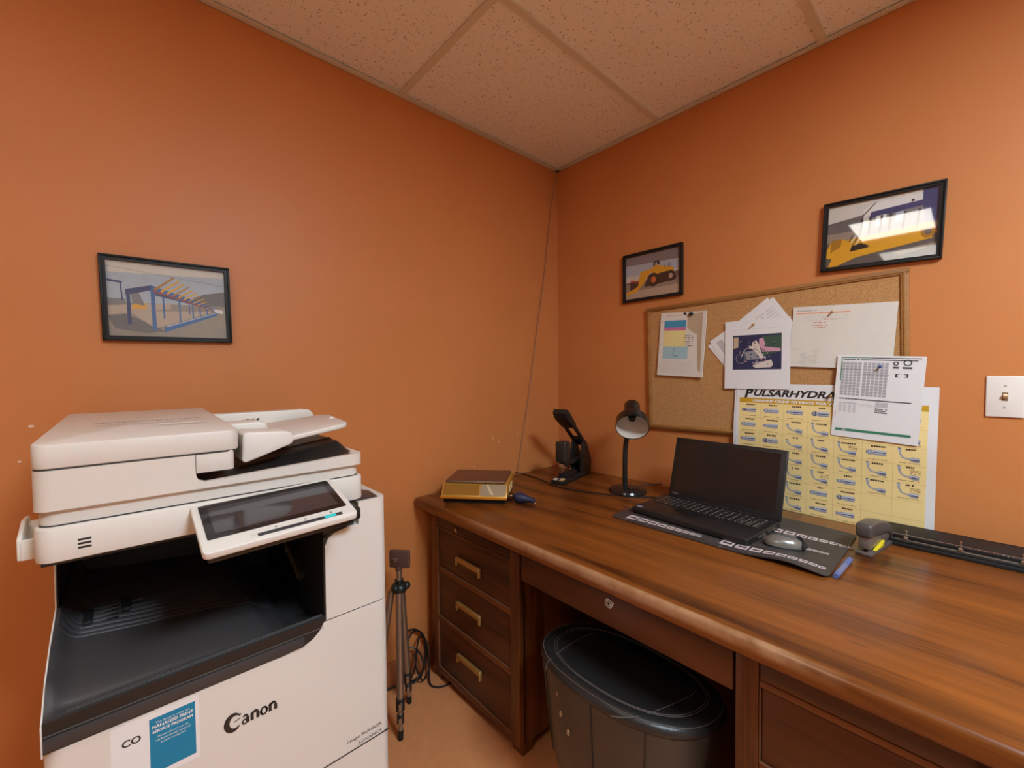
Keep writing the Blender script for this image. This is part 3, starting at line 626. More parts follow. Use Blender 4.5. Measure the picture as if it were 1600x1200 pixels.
# pins
def pin(y, z, off, m, lab):
    b = MB(); Mx = Matrix.Translation((0, 0, 0)) @ Matrix.Rotation(PI/2, 4, 'X')
    b.lathe([(0, 0), (.0045, 0), (.0045, .0015), (.0025, .003), (.0025, .008), (.0042, .010), (.0038, .0125), (0, .013)], Mx, 14)
    o = obj('push_pin', b, m, None); o.location = rpos(y, z, off); o.rotation_euler = (.25, 0, RW); tag(o, lab, 'push pin')
pin(-1.018, 1.459, .020, M_brass, 'brass push pin holding the motorcycle printout')
pin(-1.263, 1.480, .0185, M_brass, 'brass push pin at the top of the landscape white form')
pin(-1.391, 1.290, .030, mat('blue_pin', srgb(44, 74, 140), .3), 'blue push pin in the parts table sheet')
pin(-1.262, 1.190, .021, M_brass, 'brass push pin at the top of the yellow poster')
b = MB(); b.box(-.008, .008, -.006, 0, -.006, .006, .001, mi=0); b.tube([(-.006, -.006, .004), (-.004, -.012, .010), (.004, -.012, .010), (.006, -.006, .004)], .0008, 6, mi=0)
mesh_thing('binder_clip', b, M_ink, 'small black clip at the top of the worn booklet', 'clip', rpos(-.775, 1.527, .022), (0, 0, RW))
# switch
t = thing('light_switch', 'white toggle light switch plate at the right edge of the right wall', 'light switch', rpos(-1.652, 1.200), (0, .01, RW))
b = MB(); b.box(-.036, .036, -.006, 0, -.058, .058, .003, 3); obj('cover_plate', b, mat('switch_plate_white', srgb(240, 230, 218), .35), t)
b = MB(); b.box(-.0055, .0055, -.0065, -.0055, -.012, .012, 0, mi=1); b.prism([(-.006, -.006), (-.018, .002), (-.016, .008), (-.006, .006)], 'x', -.004, .004, .001, mi=0)
obj('toggle', b, [mat('toggle_cream', srgb(236, 206, 158), .35), mat('toggle_slot', srgb(130, 96, 60), .6)], t)
for z in (-.030, .030):
    b = MB(); b.cyl((0, -.0055, z), (0, -.0072, z), .003, n=14, bev=.0005); obj('screw', b, mat('screw_grey', srgb(190, 180, 170), .4), t)

# ---------------------------------------------------------------- cables on walls
b = MB(); b.tube([(-.019, -.005, 2.405), (-.035, -.006, 2.30), (-.063, -.006, 2.177), (-.118, -.006, 1.816), (-.182, -.007, 1.498), (-.233, -.006, 1.222), (-.298, -.006, .921), (-.332, -.006, .765), (-.335, -.006, .72)], .0032, 8)
mesh_thing('painted_cable', b, mat('painted_cable_brown', srgb(176, 120, 84), .5), 'brown painted cable running down the left wall from the ceiling corner', 'cable')
b = MB(); zc = .7625
b.tube([(-.348, -.005, .772), (-.345, -.014, .766), (-.325, -.056, zc), (-.352, -.204, zc), (-.378, -.300, zc), (-.380, -.400, zc), (-.360, -.476, zc), (-.322, -.560, zc), (-.295, -.640, zc), (-.240, -.690, zc), (-.232, -.720, zc+.003), (-.26, -.745, .772)], .0024, 8)
mesh_thing('power_cord', b, M_black, 'thin black cord crossing the desk from the wall past the lamp to the laptop', 'cable')

# ---------------------------------------------------------------- postal scale
t = thing('postal_scale', 'gold and brown postal scale with a steel weighing plate on the desk left end', 'scale', (-.718, -.183, T), (0, 0, math.radians(-49.8)))
M_sc = mat('scale_gold', srgb(196, 146, 62), .35, .3); M_scd = mat('scale_amber_edge', srgb(200, 124, 28), .3); M_pl = mat('scale_plate', srgb(128, 102, 88), .35, .75, bump=.1, bscale=400); M_sl = mat('scale_silver', srgb(178, 164, 138), .35, .5)
b = MB(); b.box(-.127, .127, -.112, .100, 0.0, .024, .005, mi=0); obj('base', b, [M_blackm], t)
b = MB(); b.prism([(-.127, .023), (.108, .023), (.104, .074), (-.088, .074), (-.124, .030)], 'x', -.134, .134, .003, mi=0); b.box(-.134, .134, -.130, -.120, .021, .029, .002, mi=1); bd = obj('housing', b, [M_sc, M_scd], t)
b = MB()
def slope(u0, u1, q0, q1, mi, e=.0008):
    f_ = lambda u, q: (u, -.124+.036*q-e*.76, .030+.044*q+e*.65); b.poly([f_(u0, q0), f_(u1, q0), f_(u1, q1), f_(u0, q1)], mi)
slope(.025, .128, .08, .92, 0); slope(-.126, .020, .1, .9, 1, .0007)
b.poly([(.046, -.1245+.036*.9-.0015, .0305+.044*.9+.0012), (.055, -.1245+.036*.9-.0015, .0305+.044*.9+.0012), (.082, -.1245+.036*.12-.0015, .0305+.044*.12+.0012), (.070, -.1245+.036*.12-.0015, .0305+.044*.12+.0012)], 2)
obj('display_panel', b, [M_sl, mat('scale_amber_window', srgb(150, 104, 40), .2), mat('scale_stripe', srgb(206, 190, 150), .4)], bd)
b = MB(); b.box(-.122, .122, -.092, .100, .0755, .0860, .003, 3, mi=0); b.box(-.121, .121, -.0935, -.0915, .0765, .0835, .0008, mi=1); obj('weighing_plate', b, [M_pl, M_chrome], t)
b = MB()
for k in range(2): b.box(.134, .137, -.05+.045*k, -.018+.045*k, .030, .058, .001)
obj('side_label', b, mat('label_cream', srgb(230, 200, 140), .6), t)
b = MB(); b.lathe([(0, 0), (.010, 0), (.011, .004), (.020, .012), (.022, .035), (.016, .052), (.011, .066), (.011, .084), (.006, .090), (0, .090)], Matrix.Translation((-.676, -.350, T+.023)) @ Matrix.Rotation(math.radians(-62), 4, 'Z') @ Matrix.Rotation(math.radians(97), 4, 'Y'), 16)
b.cyl((-.682, -.337, T+.022), (-.677, -.347, T+.023), .006, n=12, mi=1)
mesh_thing('blue_plug', b, [mat('navy_rubber', srgb(40, 42, 70), .5), M_chrome], 'short dark blue plug lying beside the postal scale', 'plug')
for (x, y) in ((-.631, -.429),):
    b = MB(); b.blob((x, y, T+.0015), (.003, .003, .0015), seg=8); mesh_thing('white_crumb', b, M_paper, 'tiny white crumb on the desk right of the blue plug', 'crumb')

# ---------------------------------------------------------------- heavy duty stapler (raised handle)
t = thing('heavy_duty_stapler', 'tall black heavy duty stapler with raised handle in the desk corner', 'stapler', (-.355, -.300, T), (0, 0, math.radians(11.5)))
b = MB(); b.prism([(0, 0), (.29, 0), (.29, .024), (.04, .024), (0, .016)], 'y', -.034, .034, .003); b.box(.05, .16, -.022, .022, .02, .045, .004); obj('base', b, M_black, t)
b = MB(); b.box(.018, .032, -.024, -.004, .0215, .0235, mi=0); b.M = Matrix.Rotation(0, 4, 'X'); b.poly([(.004, -.027, .0185), (.034, -.027, .0248), (.034, -.006, .0248), (.004, -.006, .0185)], 1); b.poly([(.006, .004, .0190), (.012, .004, .0203), (.012, .028, .0203), (.006, .028, .0190)], 0); b.poly([(.018, .004, .0215), (.024, .004, .0228), (.024, .028, .0228), (.018, .028, .0215)], 0); b.poly([(.010, -.023, .0205), (.028, -.023, .0243), (.028, -.012, .0243), (.010, -.012, .0205)], 2)
obj('decal', b, [mat('decal_white', srgb(220, 215, 200), .6), mat('decal_yellow', srgb(224, 186, 110), .6), mat('decal_brown', srgb(120, 70, 40), .6)], t)
b = MB()
for s_ in (-1, 1): b.prism([(.185, .02), (.29, .02), (.295, .075), (.245, .165), (.215, .185), (.20, .165), (.185, .10)], 'y', s_*.020, s_*.034, .002)
b.box(.27, .292, -.02, .02, .02, .08, .002); obj('side_frame', b, M_black, t)
b = MB(); b.box(.028, .085, -.028, .028, .098, .196, .010, 3); b.box(.045, .075, -.02, .02, .09, .10, .002); obj('head', b, mat('stapler_head', (.028, .024, .021), .35), t)
b = MB(); b.box(.06, .25, -.014, .014, .075, .098, .003, mi=0); b.box(.035, .06, -.010, .010, .05, .09, .002, mi=1); b.cyl((.10, -.016, .06), (.10, .016, .06), .007, mi=1); obj('magazine', b, [M_black, M_chrome], t)
b = MB(); hx0, hz0, hx1, hz1 = .235, .165, .035, .335
dx, dz = hx1-hx0, hz1-hz0; L_ = math.hypot(dx, dz); ang = math.atan2(dz, dx)
b.M = Matrix.Translation((hx0, 0, hz0)) @ Matrix.Rotation(-ang, 4, 'Y')
b.box(0, L_*.62, -.032, -.020, -.009, .009, .003); b.box(0, L_*.62, .020, .032, -.009, .009, .003); b.box(-.01, L_*.20, -.03, .03, -.008, .010, .004); b.prism([(L_*.55, -.014), (L_*.57, .014), (L_*.90, .024), (L_*1.04, .014), (L_*1.05, -.010), (L_*.95, -.020)], 'y', -.036, .036, .007)
obj('handle', b, M_black, t)

# ---------------------------------------------------------------- desk lamp
t = thing('desk_lamp', 'black gooseneck desk lamp with white lined shade between stapler and laptop', 'lamp', (-.222, -.590, T), world=True)
b = MB(); b.lathe([(0, 0), (.078, 0), (.080, .006), (.076, .014), (.050, .024), (.020, .028), (0, .028)], Matrix.Translation((-.222, -.590, T)), 40); obj('base', b, M_blackg, t)
b = MB(); b.box(-.262, -.238, -.632, -.612, T+.018, T+.030, .004, 3); b.box(-.275, -.262, -.60, -.58, T+.016, T+.026, .003); obj('switch', b, M_blackg, t)
A = Vector((-.280, -.648, 1.050)); ax = Vector((-.684, -.433, -.588)).normalized(); top = A-ax*.150
b = MB(); b.tube([(-.215, -.572, T+.02), (-.215, -.572, .86), (-.214, -.574, .95), (-.208, -.582, 1.015), (-.200, -.592, 1.060), tuple(A-ax*.085+Vector((0, 0, -.022)))], .0105, 14); obj('gooseneck', b, M_black, t)
Ms = Matrix.Translation(top) @ ax.to_track_quat('Z', 'Y').to_matrix().to_4x4()
b = MB(); b.lathe([(0, 0), (.020, 0), (.030, .004), (.034, .012), (.035, .075), (.040, .080), (.060, .098), (.067, .110), (.068, .150), (.0665, .150), (.0655, .112), (.058, .100), (.036, .084), (.031, .078), (.0, .076)], Ms, 40); sh = obj('lamp_shade', b, M_blackg, t)
b = MB(); b.lathe([(.0652, .1485), (.0648, .112), (.0575, .1015), (.036, .086), (.018, .080)], Ms, 40)
b.text('MAX 60W', .0085, Ms @ Matrix.Translation((-.02, .048, .1015)) @ Matrix.Rotation(PI, 4, 'X'), 1)
obj('shade_lining', b, [mat('lamp_lining_white', srgb(214, 200, 186), .35), M_ink], sh)
b = MB(); b.lathe([(0, .078), (.014, .078), (.014, .100), (.010, .100), (0, .098)], Ms, 20); obj('bulb_socket', b, M_blackm, sh)
b = MB(); b.tube([(-.150, -.575, T+.008), (-.12, -.560, T+.0035), (-.07, -.60, T+.004), (-.035, -.635, T+.006), (-.018, -.640, T+.004)], .0022, 8); obj('cord', b, M_black, t)

# ---------------------------------------------------------------- desk mat
def mat_z(x, y):
    z = T+.0012
    u = (x+.545)/.54; v = (-.722-y)/.636
    z += .030*max(0, u-.62)**1.2*math.sin(min(1, max(0, v-.45)*1.9)*PI)*2.0
    z += .014*max(0, .25-u)*4*math.exp(-((v-.86)/.12)**2)
    return z
xs = [-.545+.405*i/40 for i in range(41)]; ys = [-1.356+.634*i/50 for i in range(51)]
t = thing('desk_mat', 'black printed rubber desk mat with a wavy back edge under the laptop', 'mat', (-.345, -1.04, T), world=True)
def mat_in(x, y):
    cx, cy = min(max(x, -.527), -.158), min(max(y, -1.338), -.74); dx, dy = x-cx, y-cy; d = math.hypot(dx, dy)
    if d > .018: x, y = cx+dx/d*.018, cy+dy/d*.018
    return x, y
def mat_rot(x, y): return x+(-.722-y)*.012*0, y
b = MB(); b.grid(xs, ys, mat_z)
for v in b.bm.verts:
    x, y = mat_in(v.co.x, v.co.y); v.co = Vector((x, y, mat_z(v.co.x, v.co.y)))
r = bmesh.ops.solidify(b.bm, geom=b.bm.faces[:], thickness=-.0022)
bmesh.ops.recalc_face_normals(b.bm, faces=b.bm.faces)
obj('mat_sheet', b, mat('rubber_mat', srgb(62, 56, 54), .5, bump=.1, bscale=900), t)
t_mat = t; M_logos = [mat('mat_print_light', srgb(206, 192, 188), .6), mat('mat_print_dark', srgb(70, 62, 60), .6), mat('mat_print_grey', srgb(120, 112, 108), .6)]
def mquad(x0, y0, x1, y1, mi=0, sk=0.):
    g = .0026 if mi == 0 else .0030
    c = [(x0, y0), (x1, y0+sk), (x1, y1+sk), (x0, y1)]; b.poly([(x, y, mat_z(x, y)+g) for x, y in c], mi)
def logo_row(xc, y_start, n, w0, seedk, dark=.003):
    global b
    b = MB(); y = y_start; w = w0
    for k in range(n):
        hh = w*1.15; mquad(xc-hh/2, y, xc+hh/2, y-w, 0); mquad(xc-hh*.18, y-w*.2, xc+hh*.12, y-w*.85, 1)
        if k % 2 == 0: mquad(xc-hh*1.3, y-w*.3, xc-hh*.9, y-w*.42, 2)
        y -= w*1.18; w *= .90
    obj('printed_logo', b, M_logos, t_mat, 0)
logo_row(-.502, -.770, 9, .036, 0); logo_row(-.497, -1.085, 9, .036, 1); logo_row(-.275, -1.155, 10, .032, 2); logo_row(-.365, -1.165, 3, .024, 3); logo_row(-.375, -1.272, 4, .014, 3)
for (x, y0, y1, k) in ((-.52, -.79, -1.0, 1), (-.515, -1.02, -1.09, 5), (-.50, -1.02, -1.09, 6), (-.455, -1.14, -1.26, 7), (-.245, -1.17, -1.26, 8), (-.525, -1.13, -1.30, 2)):
    rr = random.Random(k); y = y0; b = MB()
    while y > y1:
        l = .003+.006*rr.random(); mquad(x, y, x+.0035, y-l, 2); y -= l+.004
    obj('printed_caption', b, M_logos, t_mat, 0)

# ---------------------------------------------------------------- laptop
LA = math.radians(-94.9)
t = thing('laptop', 'open black laptop with a dark screen on the printed desk mat', 'laptop', (-.235, -.9735, T+.0045), (0, 0, LA))
lw, ld = .405, .232
b = MB(); b.prism([(-lw/2, 0), (lw/2, 0), (lw/2, -ld), (lw/2-.004, -ld-.006), (-lw/2+.004, -ld-.006), (-lw/2, -ld)], 'z', .001, .022, .004, 3); base = obj('base', b, mat('laptop_shell', (.016, .014, .013), .38, bump=.08, bscale=1400), t)
b = MB(); z0 = .0222
kx0, kx1, ky0, ky1 = -lw/2+.018, lw/2-.018, -.026, -.126
rows = [(15, 1), (14, 0), (14, 0), (13, 0), (12, 0), (9, 0)]
ym = (ky0-ky1)/6
for j, (n, _) in enumerate(rows):
    mainw = (kx1-kx0)*.77; st_ = mainw/n
    for i in range(n):
        if j == 5 and 3 <= i <= 6:
            if i == 3: b.box(kx0+st_*3+.001, kx0+st_*7-.001, ky0-ym*(j+1)+.001, ky0-ym*j-.001, z0, z0+.0022, .0006, 1)
            continue
        b.box(kx0+st_*i+.001, kx0+st_*(i+1)-.001, ky0-ym*(j+1)+.001, ky0-ym*j-.001, z0, z0+.0022, .0006, 1)
    st2 = (kx1-kx0-mainw-.008)/4
    for i in range(4): b.box(kx0+mainw+.008+st2*i+.001, kx0+mainw+.008+st2*(i+1)-.001, ky0-ym*(j+1)+.001, ky0-ym*j-.001, z0, z0+.0022, .0006, 1)
obj('keyboard', b, mat('laptop_keys', (.020, .018, .017), .35), base)
b = MB()
for j in range(6):
    for i in range(18):
        u = kx0+.006+(kx1-kx0-.012)*i/17.3; v = ky0-ym*(j+.5); b.box(u, u+.0050, v-.0005, v+.0030, z0+.00222, z0+.0024)
for u in (.118, .140, .162): b.box(u+.006, u+.0072, -.122, -.075, z0+.00225, z0+.0024)
obj('key_lettering', b, mat('key_legend', srgb(176, 164, 148), .6), base, 0)
b = MB(); b.box(-.085, .020, -.205, -.140, .0219, .0226, .0008); b.box(-.0335, -.0325, -.228, -.207, .0221, .0224, mi=1); obj('touchpad', b, [mat('touchpad_black', (.012, .011, .011), .3), M_greyp], base)
b = MB(); b.box(-lw/2+.012, -lw/2+.034, -.224, -.212, .0221, .0224, mi=0); obj('sticker', b, [mat('laptop_sticker', srgb(150, 160, 190), .5)], base)
b = MB()
for k in range(4): b.box(lw/2-.0005, lw/2+.0006, -.06-.035*k, -.045-.035*k, .008, .015)
obj('side_ports', b, mat('port_grey', srgb(110, 104, 98), .4, .5), base)
b = MB(); b.M = Matrix.Translation((0, .002, .019)) @ Matrix.Rotation(math.radians(-15), 4, 'X')
b.box(-lw/2, lw/2, -.0, .010, 0, .236, .004, 3); lid = obj('lid', b, mat('laptop_lid', (.015, .014, .014), .4), t)
b = MB(); b.M = Matrix.Translation((0, .002, .019)) @ Matrix.Rotation(math.radians(-15), 4, 'X'); b.box(-lw/2+.020, lw/2-.020, -.0006, .001, .024, .222, 0); obj('screen', b, mat('laptop_screen', (.014, .012, .012), .18), lid)
b = MB(); b.M = Matrix.Translation((0, .002, .019)) @ Matrix.Rotation(math.radians(-15), 4, 'X'); b.text('TOSHIBA', .0068, Matrix.Translation((-lw/2+.014, -.0007, .0115)) @ Matrix.Rotation(PI/2, 4, 'X'), 0, offset=.0001); obj('maker_lettering', b, mat('letter_silver', srgb(150, 150, 155), .4), lid, 0)
b = MB(); b.cyl((-lw/2+.04, .004, .019), (lw/2-.04, .004, .019), .006, n=14); obj('hinge', b, M_black, t)

# ---------------------------------------------------------------- mouse
t = thing('computer_mouse', 'silver and grey wireless mouse on the mat beside the laptop', 'mouse', (-.405, -1.225, T+.0055), (0, 0, math.radians(-68)))
b = MB(); b.blob((0, 0, .004), (.050, .031, .029), seg=32, power=.9, flat=0); obj('shell', b, mat('mouse_silver', srgb(140, 138, 130), .28, .5), t)
b = MB(); b.blob((.006, 0, .0055), (.040, .023, .0295), seg=28, power=.9, flat=.014); obj('top_cover', b, mat('mouse_grey', srgb(84, 84, 82), .35), t)
b = MB(); b.cyl((.036, -.004, .024), (.036, .004, .024), .010, n=20, bev=.001); b.blob((.046, 0, .008), (.012, .024, .012), seg=14, flat=0); obj('scroll_wheel', b, M_blackm, t)
b = MB(); b.blob((0, 0, 0), (.052, .032, .006), seg=28, flat=0.); obj('underside', b, M_blackm, t)

# ---------------------------------------------------------------- marker
b = MB(); a0 = Vector((-.528, -1.368, T+.0075)); a1 = Vector((-.383, -1.374, T+.0075)); d = (a1-a0)
b.cyl(a0, a0+d*.12, .0062, .0070, mi=1, n=16); b.cyl(a0+d*.12, a0+d*.62, .0070, mi=0, n=16); b.cyl(a0+d*.62, a1, .0072, .0066, mi=1, n=16, bev=.001)
mesh_thing('marker_pen', b, [mat('marker_blue', srgb(112, 118, 150), .4), mat('marker_cap_blue', srgb(92, 108, 160), .4)], 'blue marker lying on the desk between the mat and the small stapler', 'marker')

# ---------------------------------------------------------------- small stapler
t = thing('desk_stapler', 'small grey stapler standing on the desk in front of the hole punch', 'stapler', (-.305, -1.392, T), (0, 0, math.radians(-10)))
M_sg = mat('stapler_grey', srgb(96, 86, 80), .35)
b = MB(); b.prism([(-.004, 0), (.17, 0), (.17, .012), (.02, .012), (-.004, .008)], 'y', -.019, .019, .002, mi=0); b.box(-.002, .03, -.0185, .0185, .001, .003, mi=1); obj('base', b, [M_sg, mat('stapler_red_edge', srgb(150, 80, 64), .5)], t)
b = MB(); b.prism([(0, .018), (.15, .018), (.165, .03), (.15, .052), (.0, .052)], 'y', -.013, .013, .003); obj('magazine', b, mat('stapler_steel_grey', srgb(136, 124, 114), .35, .4), t)
b = MB(); b.prism([(-.006, .052), (.04, .050), (.13, .042), (.172, .020), (.172, .045), (.12, .078), (.06, .090), (.0, .090), (-.006, .080)], 'y', -.0185, .0185, .006, 3); obj('top_cover', b, mat('stapler_top_grey', srgb(84, 78, 74), .3), t)
b = MB(); b.prism([(.02, .014), (.075, .014), (.09, .030), (.06, .024), (.03, .017)], 'y', -.0215, -.0130, .0015); obj('yellow_slide', b, mat('staple_yellow', srgb(226, 206, 40), .4), t)

# ---------------------------------------------------------------- three hole punch
t = thing('hole_punch', 'long black three hole punch on the desk at the right wall', 'hole punch', (-.10, -1.575, T), (0, 0, math.radians(-90)))
b = MB(); b.box(-.175, .175, -.055, .050, 0, .012, .003); b.box(-.172, .172, -.050, -.040, .012, .017, .001); b.box(-.172, .172, .005, .045, .010, .030, .003); obj('base', b, M_black, t)
b = MB(); b.cyl((-.155, -.026, .027), (.165, -.026, .027), .0035, mi=0); b.box(-.165, .165, -.036, -.008, .0125, .0185, .001, mi=0); obj('guide_bar', b, [M_alu], t)
for u in (-.11, 0., .11):
    b = MB(); b.box(u-.012, u+.012, -.030, -.008, .012, .030, .002, mi=0); b.cyl((u, -.020, .028), (u, -.020, .040), .003, mi=1); b.lathe([(0, .004), (.004, .004), (.006, 0), (.003, 0)], Matrix.Translation((u, -.036, .022)) @ Matrix.Rotation(PI/2, 4, 'X'), 16, mi=1); obj('punch_head', b, [M_black, M_chrome], t)
b = MB(); b.tube([(-.02+.0012*i, -.030+.003*math.cos(i*.9), .028+.003*math.sin(i*.9)) for i in range(100)], .0006, 5, 1); obj('spring', b, M_chrome, t)
b = MB(); b.M = Matrix.Translation((0, .030, .034)) @ Matrix.Rotation(math.radians(12), 4, 'X')
b.prism([(-.180, -.060), (.180, -.060), (.180, .012), (-.180, .012)], 'z', 0, .006, .003); b.box(-.180, .180, -.064, -.052, -.010, .008, .003); b.box(-.180, .180, .002, .014, -.018, .006, .003)
for u in (-.16, -.05, .05, .16): b.cyl((u, -.066, -.001), (u, -.0635, -.001), .003, n=10)
obj('lever', b, mat('punch_black', (.010, .009, .009), .5), t)

# ---------------------------------------------------------------- leather stool under the desk
t = thing('leather_stool', 'black stitched leather stool pushed under the middle of the desk', 'stool', (-.795, -.950, 0))
def sq(a, rx, ry, p=2.35): c_, s_ = math.cos(a), math.sin(a); k = (abs(c_)**p+abs(s_)**p)**(-1/p); return rx*c_*k, ry*s_*k
def stool_ring(bm, rx, ry, z, dz, n=56):
    out = []
    for i in range(n):
        x, y = sq(2*PI*i/n, rx, ry); x = x*(.66 if x > 0 else .84); out.append(bm.verts.new((x, y, z-dz*(x+.24)/.48)))
    return out
def loft(rings):
    b = MB(); bm = bmesh.new(); R_ = [stool_ring(bm, *r) for r in rings]; n = 56
    for a, c_ in zip(R_, R_[1:]):
        for i in range(n): bm.faces.new((a[i], a[(i+1) % n], c_[(i+1) % n], c_[i]))
    bm.faces.new(R_[-1]); bm.faces.new(R_[0][::-1]); bmesh.ops.recalc_face_normals(bm, faces=bm.faces); b._merge(bm); return b
M_lea = mat('black_leather', (.020, .018, .017), .36, bump=.35, bscale=160, var=.25, vscale=14); M_lea2 = mat('worn_leather_side', (.045, .036, .029), .38, bump=.35, bscale=140, var=.3, vscale=10)
M_st = mat('grey_stitching', srgb(96, 88, 82), .7)
dz = .085
b = loft([(.205, .205, .16, 0), (.222, .222, .22, 0), (.232, .236, .34, dz*.3), (.240, .246, .44, dz*.8), (.243, .250, .475, dz)]); obj('apron', b, M_lea2, t, 60)
b = loft([(.243, .250, .474, dz), (.246, .253, .480, dz), (.245, .252, .490, dz), (.236, .243, .500, dz), (.222, .228, .505, dz), (.205, .211, .500, dz), (.190, .196, .499, dz), (.12, .12, .494, dz), (.04, .04, .490, dz)]); seat = obj('seat_cushion', b, M_lea, t, 60)
b = MB()
for rx, ry, z in ((.238, .245, .4995), (.206, .212, .5025), (.199, .205, .5015)):
    pts = []
    for i in range(57): x, y = sq(2*PI*i/56, rx, ry); x = x*(.66 if x > 0 else .84); pts.append((x, y, z-dz*(x+.24)/.48))
    b.tube(pts, .0009, 5, 1)
for s_ in (-1, 1):
    b.tube([(-.23, s_*.10, .500+.002), (-.17, s_*.135, .499-dz*.12), (0, s_*.165, .499-dz*.5), (.09, s_*.16, .498-dz*.70)], .0009, 5, 4)
obj('stitching', b, M_st, seat)
b = MB()
for a_ in (-PI*.97, -PI*.80, PI*.80):
    pts = []
    for (rx, z, kz) in ((.2235, .22, 0), (.2335, .34, .3), (.2415, .44, .8), (.2445, .474, 1)):
        x, y = sq(a_, rx, rx+.006); x *= .84; pts.append((x, y, z-dz*kz*(x+.24)/.48))
    b = MB(); b.tube(pts, .0012, 5, 3); obj('seam', b, M_blackm, t)
for (a_, z) in ((2.80, .375), (2.92, .345), (2.74, .42)):
    x, y = sq(a_, .236, .240); x *= .84; b = MB(); b.blob((x, y, z), (.005, .005, .009), seg=8); obj('worn_patch', b, mat('peeled_leather', srgb(150, 118, 84), .8), t)
b = MB(); b.lathe([(0, 0), (.17, 0), (.175, .012), (.16, .02), (.03, .035), (.028, .16), (0, .16)], None, 36); obj('pedestal_base', b, M_black, t)

# ---------------------------------------------------------------- tripod
t = thing('camera_tripod', 'folded bronze and black camera tripod standing between the printer and desk', 'tripod', (-1.105, -.20, 0), world=True)
hub = Vector((-1.105, -.20, .505))
b = MB(); b.blob(hub, (.030, .030, .022), seg=16); b.blob(hub+Vector((.020, -.018, .008)), (.014, .014, .014), seg=12); b.blob(hub+Vector((-.022, -.015, .008)), (.014, .014, .014), seg=12); b.cyl(hub, hub+Vector((0, 0, .03)), .016); obj('hub', b, mat('tripod_dark', (.012, .018, .015), .4), t)
b = MB(); b.cyl(hub+Vector((0, 0, .02)), hub+Vector((0, 0, .075)), .010); obj('centre_column', b, M_alu, t)
b = MB(); pq = Matrix.Translation(hub+Vector((.004, 0, .102))) @ Matrix.Rotation(math.radians(-48), 4, 'Z'); b.M = pq
b.box(-.038, .038, -.008, .008, -.030, .034, .006, 3, mi=0); b.M = Matrix.Identity(4); b.cyl(hub+Vector((0, 0, .065)), hub+Vector((0, 0, .082)), .013, mi=0); hd = obj('head_plate', b, [mat('tripod_brown_plate', srgb(92, 66, 56), .45)], t)
b = MB(); b.M = pq; b.cyl((-.008, -.006, .004), (-.008, -.022, .004), .006, mi=0); b.box(-.022, .004, -.022, -.017, .008, .013, .001, mi=0); obj('clamp_lever', b, [M_chrome], hd)
for k, (foot, frac) in enumerate([(Vector((-1.140, -.262, 0)), .80), (Vector((-1.036, -.133, 0)), .86), (Vector((-1.190, -.130, 0)), .84)]):
    h0 = hub+(Vector((foot.x, foot.y, hub.z))-hub)*.25+Vector((0, 0, -.01)); d = foot-h0
    lg = MB(); lg.cyl(h0, h0+d*.74, .0125, n=16); l = obj('leg', lg, M_alu, t)
    cl = MB(); cl.cyl(h0+d*.72, h0+d*.80, .0155, n=14, mi=0); cl.cyl(h0+d*.83, h0+d*.885, .0130, n=14, mi=0); q = h0+d*.76+Vector((-.008, -.014, 0)); cl.box(q.x-.006, q.x+.006, q.y-.004, q.y+.002, q.z-.015, q.z+.012, .002, mi=1)
    q = h0+d*.855+Vector((-.008, -.013, 0)); cl.box(q.x-.006, q.x+.006, q.y-.004, q.y+.002, q.z-.012, q.z+.010, .002, mi=1); obj('leg_clamp', cl, [M_black, M_alu], l)
    ll = MB(); ll.cyl(h0+d*.8, h0+d*.95, .0085, n=14, mi=0); obj('lower_tube', ll, [M_alu], l)
    ft = MB(); ft.cyl(h0+d*.93, foot+Vector((0, 0, .0005)), .0105, .009, n=14, bev=.002); obj('rubber_foot', ft, M_blackm, l)

# ---------------------------------------------------------------- cable pile on the floor
b = MB(); r = random.Random(4)
def loop(c, ra, rb, tx_, rad=.0035):
    e = Euler(tx_).to_matrix(); b.tube([tuple(Vector(c)+e @ Vector((ra*math.cos(i/14*2*PI+.3), rb*math.sin(i/14*2*PI+.3), .004*math.sin(i*1.7)))) for i in range(15)], rad, 7, 3)
loop((-.955, -.035, .10), .060, .095, (1.45, .1, .2)); loop((-.930, -.05, .085), .05, .08, (1.3, .3, .5)); loop((-.975, -.045, .075), .045, .068, (1.35, -.2, -.3))
b.tube([(-1.03, -.03, .19), (-.98, -.03, .215), (-.93, -.03, .19), (-.90, -.04, .12), (-.905, -.06, .03), (-.93, -.12, .006), (-.88, -.16, .005), (-.80, -.13, .005), (-.70, -.05, .005)], .0038, 7, 6)
b.tube([(-1.30, -.03, .05), (-1.15, -.035, .03), (-1.05, -.04, .02), (-.98, -.05, .03), (-.95, -.045, .12)], .0038, 7, 6)
mesh_thing('cable_bundle', b, M_black, 'tangled black cables on the floor beside the desk left side', 'cable')

